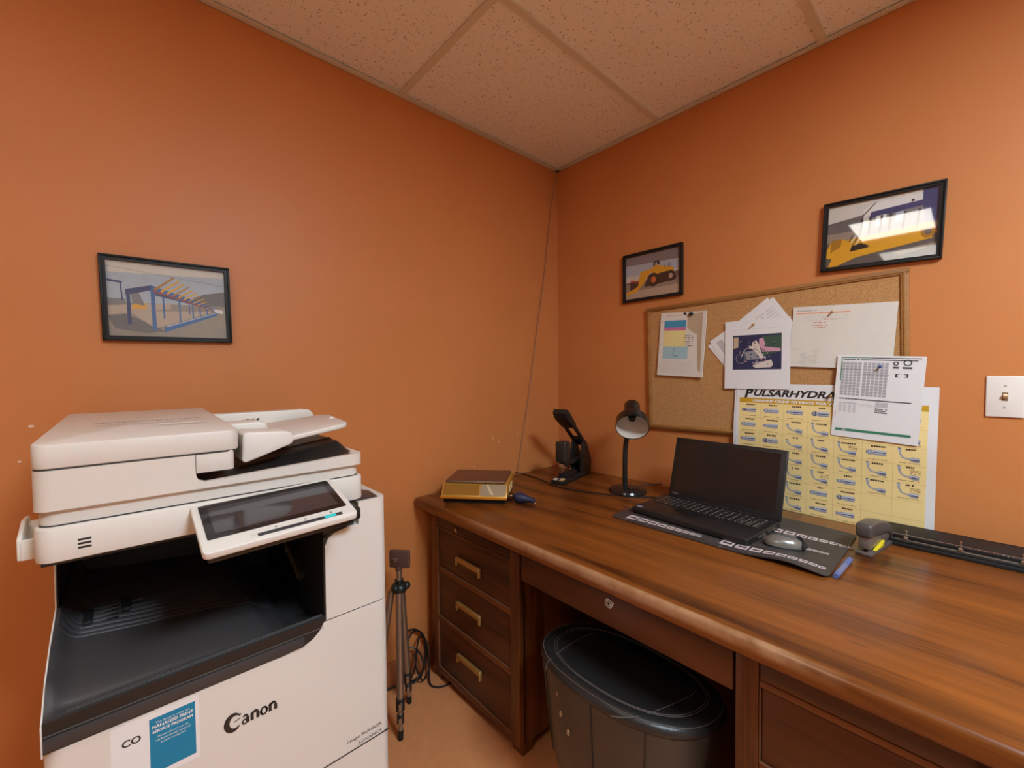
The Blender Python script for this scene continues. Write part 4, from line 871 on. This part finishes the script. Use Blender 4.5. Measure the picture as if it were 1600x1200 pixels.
# ---------------------------------------------------------------- the copier
PR = thing('office_printer', 'large white office copier with touch screen standing against the left wall', 'printer', (-1.64, -.35, 0), world=True)
X0, X1, YF, YB = -1.920, -1.360, -.650, -.045
def rplan(x0, x1, y0, y1, r=.022, corners='lr', n=6):
    pts = []
    if 'l' in corners: pts += [(x0+r-r*math.cos(i/n*PI/2), y0+r-r*math.sin(i/n*PI/2)) for i in range(n+1)]
    else: pts += [(x0, y0)]
    if 'r' in corners: pts += [(x1-r+r*math.sin(i/n*PI/2), y0+r-r*math.cos(i/n*PI/2)) for i in range(n+1)]
    else: pts += [(x1, y0)]
    return pts+[(x1, y1), (x0, y1)]
b = MB(); b.prism(rplan(X0, X1, YF, YB, .024, 'lr'), 'z', .07, .704, 0); b.box(X0+.03, X1-.03, YF+.03, YB-.02, .012, .07)
for x in (X0+.06, X1-.06):
    for y in (YF+.07, YB-.06): b.cyl((x, y, 0), (x, y, .02), .025)
fillet = [(-1.5048+.0, .757), (-1.5095, .742), (-1.5180, .727), (-1.5320, .7145), (-1.550, .707), (-1.60, .7035)]
b.prism([(-1.4845, .704), (-1.4845, .7415), (-1.5095, .7415)]+fillet[2:]+[(-1.60, .704)], 'y', YF, YF+.03, 0)
b.prism(rplan(-1.4845, X1, YF, YB, .024, 'r'), 'z', .704, .7415, 0); b.box(-1.5045, -1.4845, YF+.03, YB, .70, .7415)
body = obj('body', b, M_white, PR, 40)
b = MB()
for (z) in (.62-.20, .62-.38): b = MB(); b.box(X0+.004, X1-.004, YF-.0006, YF+.002, z, z+.003); obj('panel_gap', b, M_seam, body)
b = MB(); b.prism(rplan(-1.503, X1-.001, YF+.0015, YB, .024, 'r'), 'z', .7414, .7441); obj('panel_gap', b, M_seam, body)
b = MB(); prof = [(-1.3840, .7440), (-1.3840, .9865), (-1.438, .9865), (-1.438, .950), (-1.443, .940), (-1.452, .9365), (-1.485, .930), (-1.497, .922), (-1.5040, .906), (-1.5045, .7440)]
b.prism([(x, z) for x, z in prof if x < -1.4] + [(-1.43, .7440), (-1.43, .95)], 'y', YF, YF+.05, 0) if False else b.prism([(-1.4300, .7440), (-1.4300, .9365)]+prof[5:], 'y', YF, YF+.05, 0); b.prism(rplan(-1.4300, X1, YF, YB, .024, 'r'), 'z', .7440, .9865, 0); b.box(-1.5045, -1.43, YF+.05, YB, .744, .93)
obj('side_door', b, M_white, PR, 40)
b = MB(); b.prism([(-1.372, -.575), (-1.378, -.640), (-1.45, -.640), (-1.45, -.50), (-1.404, -.50)], 'z', .984, .9878, .001); obj('top_inlay', b, M_tray, PR)
# left side panel, back and ceiling of the recess
b = MB(); b.prism([(YF, .70), (YF, .746), (-.595, .790), (-.53, .820), (-.445, .847), (-.441, .915), (-.441, 1.0), (YB, 1.0), (YB, .70)], 'x', X0, X0+.0022, .0005); obj('side_panel', b, M_white, PR)
b = MB(); b.box(X0+.0022, -1.5045, -.14, YB, .70, 1.0, mi=0); b.box(X0+.0022, -1.44, -.60, YB, .975, 1.0, mi=0); b.box(X0+.0023, X0+.004, -.44, -.14, .80, .98, mi=0); b.box(-1.5078, -1.5046, YF+.002, -.14, .701, .925, mi=1); b.box(-1.5046, -1.4385, YF+.006, -.3, .93, .98, mi=0)
obj('recess_liner', b, [M_liner, mat('recess_side', (.016, .014, .013), .5, bump=.5, bscale=500)], PR)
b = MB(); b.M = Matrix.Translation((-1.514, -.455, .826)) @ Matrix.Rotation(math.radians(20), 4, 'X')
b.box(-.01, .008, -.075, .075, -.012, .012, .002, mi=1)
for k in range(7): b.box(-.012, -.009, -.07+.02*k, -.058+.02*k, -.009, .009, .001, mi=0)
obj('paper_exit_rollers', b, [mat('roller_bronze', srgb(110, 88, 58), .4), M_liner], PR)
# output tray
def interp(tab, x):
    if x <= tab[0][0]: return tab[0][1]
    for (a, p), (c_, q) in zip(tab, tab[1:]):
        if x <= c_: u = (x-a)/(c_-a); u = u*u*(3-2*u)*.5+u*.5; return p+(q-p)*u
    return tab[-1][1]
HT = [(-1.912, .803), (-1.774, .788), (-1.70, .780), (-1.626, .766), (-1.585, .734), (-1.55, .706), (-1.508, .698)]
ET = [(-.65, .748), (-.595, .792), (-.53, .820), (-.445, .845), (-.30, .845), (-.14, .85)]
def tray_z(x, y):
    h = interp(HT, x); ye = -.505
    if y > ye:
        ph = ((y-ye) % .0195)/.0195; z = h-.004+(.0090*min(1, 2.6*min(ph, 1-ph))) * (1 if x < -1.60 else max(0, 1-(x+1.60)/.05))
        z -= .006*math.exp(-((y-ye)/.004)**2)
    else:
        u = (y-YF-.020)/(ye-YF-.020); u = max(0, min(1, u)); s_ = u**.75*(1-.0*u); s_ = s_*(1.25-.25*u) if u < 1 else 1; s_ = min(s_, 1.02)
        z = .752+(h+.004-.752)*s_
    if x < -1.884:
        k = min(1, (-1.884-x)/.026); z = z+(max(interp(ET, y), z)-z)*k*k
    return z
ys = [YF+.0005+.020*i/4 for i in range(4)]+[YF+.020+.125*i/26 for i in range(26)]+[-.505+.364*i/150 for i in range(151)]
xs = [X0+.0024+(-1.5079-X0-.0024)*i/74 for i in range(75)]
b = MB(); b.grid(xs, ys, tray_z, skirt=.7045)
for f in b.bm.faces:
    if abs(f.normal.z) < .3 and f.calc_center_median().y < YF+.003: f.material_index = 1
tr_ = obj('output_tray', b, [M_tray, M_black], PR, 50)
b = MB(); b.box(X0+.003, -1.511, YF-.0004, YF+.004, .7305, .7322); b.box(X0+.003, -1.509, YF+.0145, YF+.0160, .752, .7530); b.box(X0+.003, -1.509, YF+.0095, YF+.0105, .752, .7530); b.box(X0+.003, -1.55, YF-.0035, YF+.002, .7075, .7285, .0015, mi=1)
obj('tray_lip', b, [mat('lip_line', (.10, .095, .09), .3), M_tray], tr_)
b = MB(); z_ = .795
b.box(-1.832, -1.818, -.43, -.36, z_, z_+.010, .002); b.box(-1.818, -1.795, -.40, -.392, z_+.002, z_+.010, .001); b.box(-1.885, -1.872, -.46, -.40, z_+.004, z_+.016, .002); b.box(-1.865, -1.835, -.455, -.375, z_-.004, z_+.003, .001)
obj('paper_stop', b, M_black, tr_)
# control band
b = MB(); b.prism(rplan(X0, -1.415, YF-.002, YB, .024, 'lr'), 'z', .9935, 1.0465, .003); band = obj('control_housing', b, M_white, PR, 40)
b = MB()
for k in range(3): b.box(-1.8725, -1.8575, YF-.0025, YF, 1.0085+.0062*k, 1.0118+.0062*k, .0005)
obj('vent_slot', b, M_ink, band)
b = MB(); b.prism(rplan(X0+.004, -1.421, YF+.010, YB, .022, 'lr'), 'z', 1.0465, 1.0725, 0, mi=0); b.prism(rplan(X0+.0035, -1.4205, YF+.0085, YB, .022, 'lr'), 'z', 1.0467, 1.0487, 0, mi=1); obj('inset_strip', b, [M_white2, M_seam], PR, 40)
# scanner unit with its left riser
b = MB(); b.box(-1.7235, -1.42, YF+.0139, YB, 1.0725, 1.0785)
fr = [(-1.7235, 1.0725), (-1.7235, 1.106), (-1.7225, 1.096), (-1.719, 1.088), (-1.709, 1.0835), (-1.437, 1.0975), (-1.437, 1.0725)]
b.prism(fr, 'y', YF+.0, YF+.014, 0); b.prism(rplan(X0, -1.7235, YF, YB, .022, 'l'), 'z', 1.0725, 1.1345, 0); b.prism(rplan(-1.437, -1.415, YF, YB, .0215, 'r'), 'z', 1.0725, 1.0976, 0)
obj('scanner_unit', b, M_white2, PR, 40)
def exit_z(x, y):
    base = 1.0815+.0145*(x+1.72)/.30; k = max(0, min(1, (y+.635)/.09)); k = k*k*(3-2*k)
    u = (x+1.70)/.262; bump = .024*max(0, u)**1.5 if u < 1 else .024*max(0, 1-(u-1)/.055)
    rib = .0035*math.exp(-((y+.40+.25*(x+1.44))/.012)**2)+.0030*math.exp(-((y+.50+.25*(x+1.44))/.010)**2)
    return base+bump*k+rib*max(0, min(1, u))
b = MB(); b.grid([-1.7232+.301*i/50 for i in range(51)], [YF+.0135+.50*i/60 for i in range(61)], exit_z, skirt=1.0775); obj('document_exit_tray', b, mat('exit_tray_black', (.020, .018, .017), .30, bump=.1, bscale=1200), PR, 60)
# document feeder
b = MB()
fz = [(YF, 1.137), (YF, 1.1735), (-.50, 1.1800), (-.39, 1.1865), (-.33, 1.1850), (-.10, 1.176), (-.10, 1.137)]
t_ = bmesh.new(); pl = rplan(X0, -1.655, YF, -.10, .020, 'lr'); 
bz = MB(); bz.prism(pl, 'z', 1.137, 1.1745, .003); b = bz
for v in b.bm.verts:
    if v.co.z > 1.165: v.co.z += .012*max(0, min(1, (v.co.y-YF)/.26)) if v.co.y < -.39 else .012
obj_f = obj('document_feeder', b, M_white2, PR, 40)
b = MB(); b.prism(rplan(X0+.001, -1.657, YF+.0015, -.10, .02, 'lr'), 'z', 1.1343, 1.1372, 0); obj('feeder_gap', b, M_seam, obj_f)
b = MB(); b.prism(rplan(-1.7225, -1.664, YF+.002, -.14, .008, 'r'), 'z', 1.1005, 1.1372, .0015); obj('feeder_lower_block', b, M_white2, obj_f, 40)
b = MB()
rr = random.Random(3); x = -1.86
while x < -1.70: l = .004+.008*rr.random(); b.poly([(x, -.44, 1.1850), (x+l, -.44, 1.1850), (x+l, -.432, 1.1853), (x, -.432, 1.1853)], 0); x += l+.002
obj('feeder_print', b, [M_greyp, M_white], obj_f, 0)
b = MB(); b.box(-1.765, -1.69, -.50, -.492, 1.182, 1.1826); obj('feeder_groove', b, M_white, obj_f, 0)
b = MB(); b.prism([(-1.648, 1.108), (-1.646, 1.160), (-1.640, 1.1645), (-1.566, 1.1605), (-1.557, 1.155), (-1.5535, 1.138), (-1.560, 1.132), (-1.60, 1.118), (-1.642, 1.104)], 'y', -.625, -.545, .006, 3); obj('tray_hinge_cover', b, M_white, obj_f, 50)
b = MB(); b.prism([(-1.655, 1.12), (-1.655, 1.174), (-1.60, 1.176), (-1.585, 1.172), (-1.578, 1.155), (-1.60, 1.12)], 'y', -.53, -.46, .005, 3); obj('paper_guide', b, M_white, obj_f, 50)
b = MB()
pts = [(-1.640, -.60), (-1.57, -.60), (-1.445, -.590), (-1.428, -.582), (-1.420, -.565), (-1.398, -.38), (-1.402, -.355), (-1.418, -.335), (-1.64, -.300)]
zt = lambda x: 1.128+.030*max(0, (x+1.60)/.22)
bb = MB(); bb.prism(pts, 'z', 0, .011, .003, 2)
for v in bb.bm.verts: v.co.z += zt(v.co.x)
obj('document_tray', bb, M_white2, obj_f, 50)
b = MB(); b.prism([(-1.662, 1.120), (-1.662, 1.1750), (-1.655, 1.1795), (-1.44, 1.1795), (-1.425, 1.177), (-1.415, 1.164), (-1.41, 1.150), (-1.60, 1.12)], 'y', -.300, -.262, .003); b.box(-1.64, -1.50, -.34, -.298, 1.125, 1.150, .003); obj('tray_side_wall', b, M_white, obj_f)
b = MB(); b.box(-1.425, -1.413, -.46, -.452, 1.155, 1.168, .002); obj('tray_end_stop', b, M_white, obj_f)
b = MB()
for k in range(3): b.poly([(-1.585+.012*k, -.3003, 1.158), (-1.578+.012*k, -.3003, 1.158), (-1.576+.012*k, -.3003, 1.163), (-1.583+.012*k, -.3003, 1.163)], 0)
obj('tray_mark', b, [M_ink, M_greyp], obj_f, 0); b = MB()
b.poly([(-1.48, -.43, zt(-1.48)+.0114), (-1.45, -.43, zt(-1.45)+.0114), (-1.45, -.42, zt(-1.45)+.0114), (-1.48, -.42, zt(-1.48)+.0114)], 1)
obj('tray_mark', b, [M_ink, M_greyp], obj_f, 0)
# side bracket
b = MB(); b.prism([(-.60, .992), (-.60, 1.026), (-.555, 1.046), (-.52, 1.044), (-.52, .992)], 'x', -1.942, -1.936, .002); b.box(-1.938, X0+.001, -.602, -.595, .992, 1.024, .002); b.box(-1.938, X0+.001, -.60, -.52, .992, 1.000, .002); b.prism([(-.57, 1.01), (-.55, 1.040), (-.53, 1.038), (-.53, 1.01)], 'x', -1.937, X0, .002)
obj('side_clip_tray', b, M_white, PR)
# touch screen
TL, TR, BR, BL = Vector((-1.732, -.649, 1.044)), Vector((-1.492, -.647, 1.052)), Vector((-1.489, -.796, 1.011)), Vector((-1.729, -.798, 1.002))
cx = (TL+TR+BR+BL)/4; ex = ((TR+BR)-(TL+BL)).normalized(); ez = ((TL+TR)-(BL+BR)); ez = (ez-ex*ez.dot(ex)).normalized(); ey = ez.cross(ex)
Mt = Matrix((ex, ey, ez)).transposed().to_4x4(); Mt.translation = cx
sw_, sh_ = .243, .155
def rrect(w, h, r, n=5, cx_=0, cz_=0):
    pts = []
    for (sx, sz, a0) in ((1, 1, 0), (-1, 1, PI/2), (-1, -1, PI), (1, -1, 3*PI/2)):
        for i in range(n+1): a = a0+i/n*PI/2; pts.append((cx_+sx*(w/2-r)+r*math.cos(a), cz_+sz*(h/2-r)+r*math.sin(a)))
    return pts
b = MB(); b.M = Mt; b.prism(rrect(sw_, sh_, .010), 'y', 0, .012, .002); ts = obj('touch_screen', b, M_white, PR, 50)
b = MB(); b.M = Mt; b.prism(rrect(sw_-.020, sh_-.044, .003, cz_=.0125), 'y', -.0008, .002, 0, mi=0); obj('screen_bezel', b, [M_bezel], ts)
b = MB(); b.M = Mt; b.prism(rrect(sw_-.045, sh_-.068, .001, cz_=.0125), 'y', -.0012, .001, 0, mi=0); obj('display_glass', b, [mat('display', (.045, .040, .042), .08, spec=.8)], ts)
b = MB(); b.M = Mt; b.box(-.045, .095, -.0006, .001, -.0680, -.0590); b.box(-.055, .107, -.0003, .001, -.0715, -.0555, .001, mi=1); obj('light_bar', b, [M_greyp if False else mat('bar_dark', srgb(60, 62, 66), .3), M_white], ts)
b = MB(); b.M = Mt; b.prism(rrect(.021, .0082, .003, cx_=.073, cz_=-.0635), 'y', -.0012, .0, 0); obj('status_light', b, M_teal_led, ts)
for u in (-.015, .033, .078):
    b = MB(); b.M = Mt; b.cyl((u, .0, -.052), (u, -.0008, -.052), .0018, n=10); obj('button_mark', b, M_greyp, ts)
b = MB(); b.M = Mt; b.box(-.115, .116, .0115, .026, -.070, .070, .004); obj('screen_back', b, M_black, ts)
b = MB(); b.box(-1.66, -1.445, YF-.055, YF+.03, .965, .992, .006); b.box(-1.62, -1.50, -.72, YF, .975, 1.0, .006); obj('screen_mount', b, M_black, PR)
# logo
def canon():
    a = Art(.12, .05, 0.)
    def S_(pts, w): a.st(pts, [x*1.35 for x in w] if isinstance(w, list) else w*1.35, 0, 1)
    def arc(cx_, cy_, rx, ry, a0, a1, w0, w1, n=14):
        P_ = [(cx_+rx*math.cos(a0+(a1-a0)*i/n), cy_+ry*math.sin(a0+(a1-a0)*i/n)) for i in range(n+1)]
        W_ = [w0+(w1-w0)*math.sin(PI*i/n) for i in range(n+1)]; S_(P_, W_)
    arc(.017, .022, .013, .014, -.75, -2*PI+.75, .0016, .0075, 22); S_([(.026, .013), (.030, .0115)], [.005, .001]); S_([(.017, .022), (.028, .019)], [.0012, .0012])
    def n_(u): S_([(u, .020), (u, .034)], .0046); S_([(u-.002, .0205), (u+.001, .019)], .002); arc(u+.006, .0235, .0050, .0045, PI, 2*PI, .0016, .0042, 10); S_([(u+.0108, .023), (u+.0108, .034)], .0046)
    S_([(.0415, .022), (.0415, .034)], .0046); arc(.0375, .0225, .0042, .0040, PI*1.1, 2*PI, .0012, .003, 8); arc(.0365, .0300, .0042, .0040, 0, 2*PI, .0015, .0024, 14)
    n_(.050); arc(.0725, .0265, .0058, .0068, 0, PI*2, .0026, .0026, 22); arc(.0725, .0265, .0058, .0068, PI*.65, PI*1.35, .001, .003, 8); arc(.0725, .0265, .0058, .0068, -PI*.35, PI*.35, .001, .003, 8); n_(.0845)
    return a
a = canon(); o = obj('maker_logo', a, [mat('logo_black', (.02, .016, .014), .5)], None, 0)
for v in o.data.vertices: v.co = Vector((v.co.x*.90, v.co.y, v.co.z*1.05))
for v in o.data.vertices: v.co += Vector((-1.638, YF-.0006, .614))-Vector(OFF[PR.name])
o.parent = body; 
b = MB(); Mr = Matrix.Translation((-1.383, YF-.0006, .443)) @ Matrix.Rotation(PI/2, 4, 'X')
b.text('image RUNNER', .0105, Mr, 0, align='RIGHT', sx=1.2); b.text('ADVANCE', .0105, Matrix.Translation((0, 0, -.016)) @ Mr, 0, align='RIGHT', sx=1.2)
obj('model_lettering', b, M_ink, body, 0)
# service sticker
b = MB(); y_ = YF-.0006
b.box(-1.845, -1.729, y_, YF+.0005, .585, .700, mi=0); b.box(-1.797, -1.7345, y_-.0003, YF, .595, .6905, mi=1)
for s_, zz, sz in (('This device is under the', .6800, .0048), ('MANAGED PRINT', .6725, .0072), ('SERVICE PROGRAM', .6645, .0064), ('Please call us if you do', .655, .0046), ('not have enough toner or', .649, .0046), ('service is required', .643, .0046)):
    b.text(s_, sz, Matrix.Translation((-1.7655, y_-.0006, zz)) @ Matrix.Rotation(PI/2, 4, 'X'), 0, align='CENTER', offset=.0002 if sz > .006 else 0)
b.text('CO', .016, Matrix.Translation((-1.832, y_-.0006, .662)) @ Matrix.Rotation(PI/2, 4, 'X'), 2, offset=.0004)
obj('service_sticker', b, [M_paper, M_teal, M_ink], body, 0)
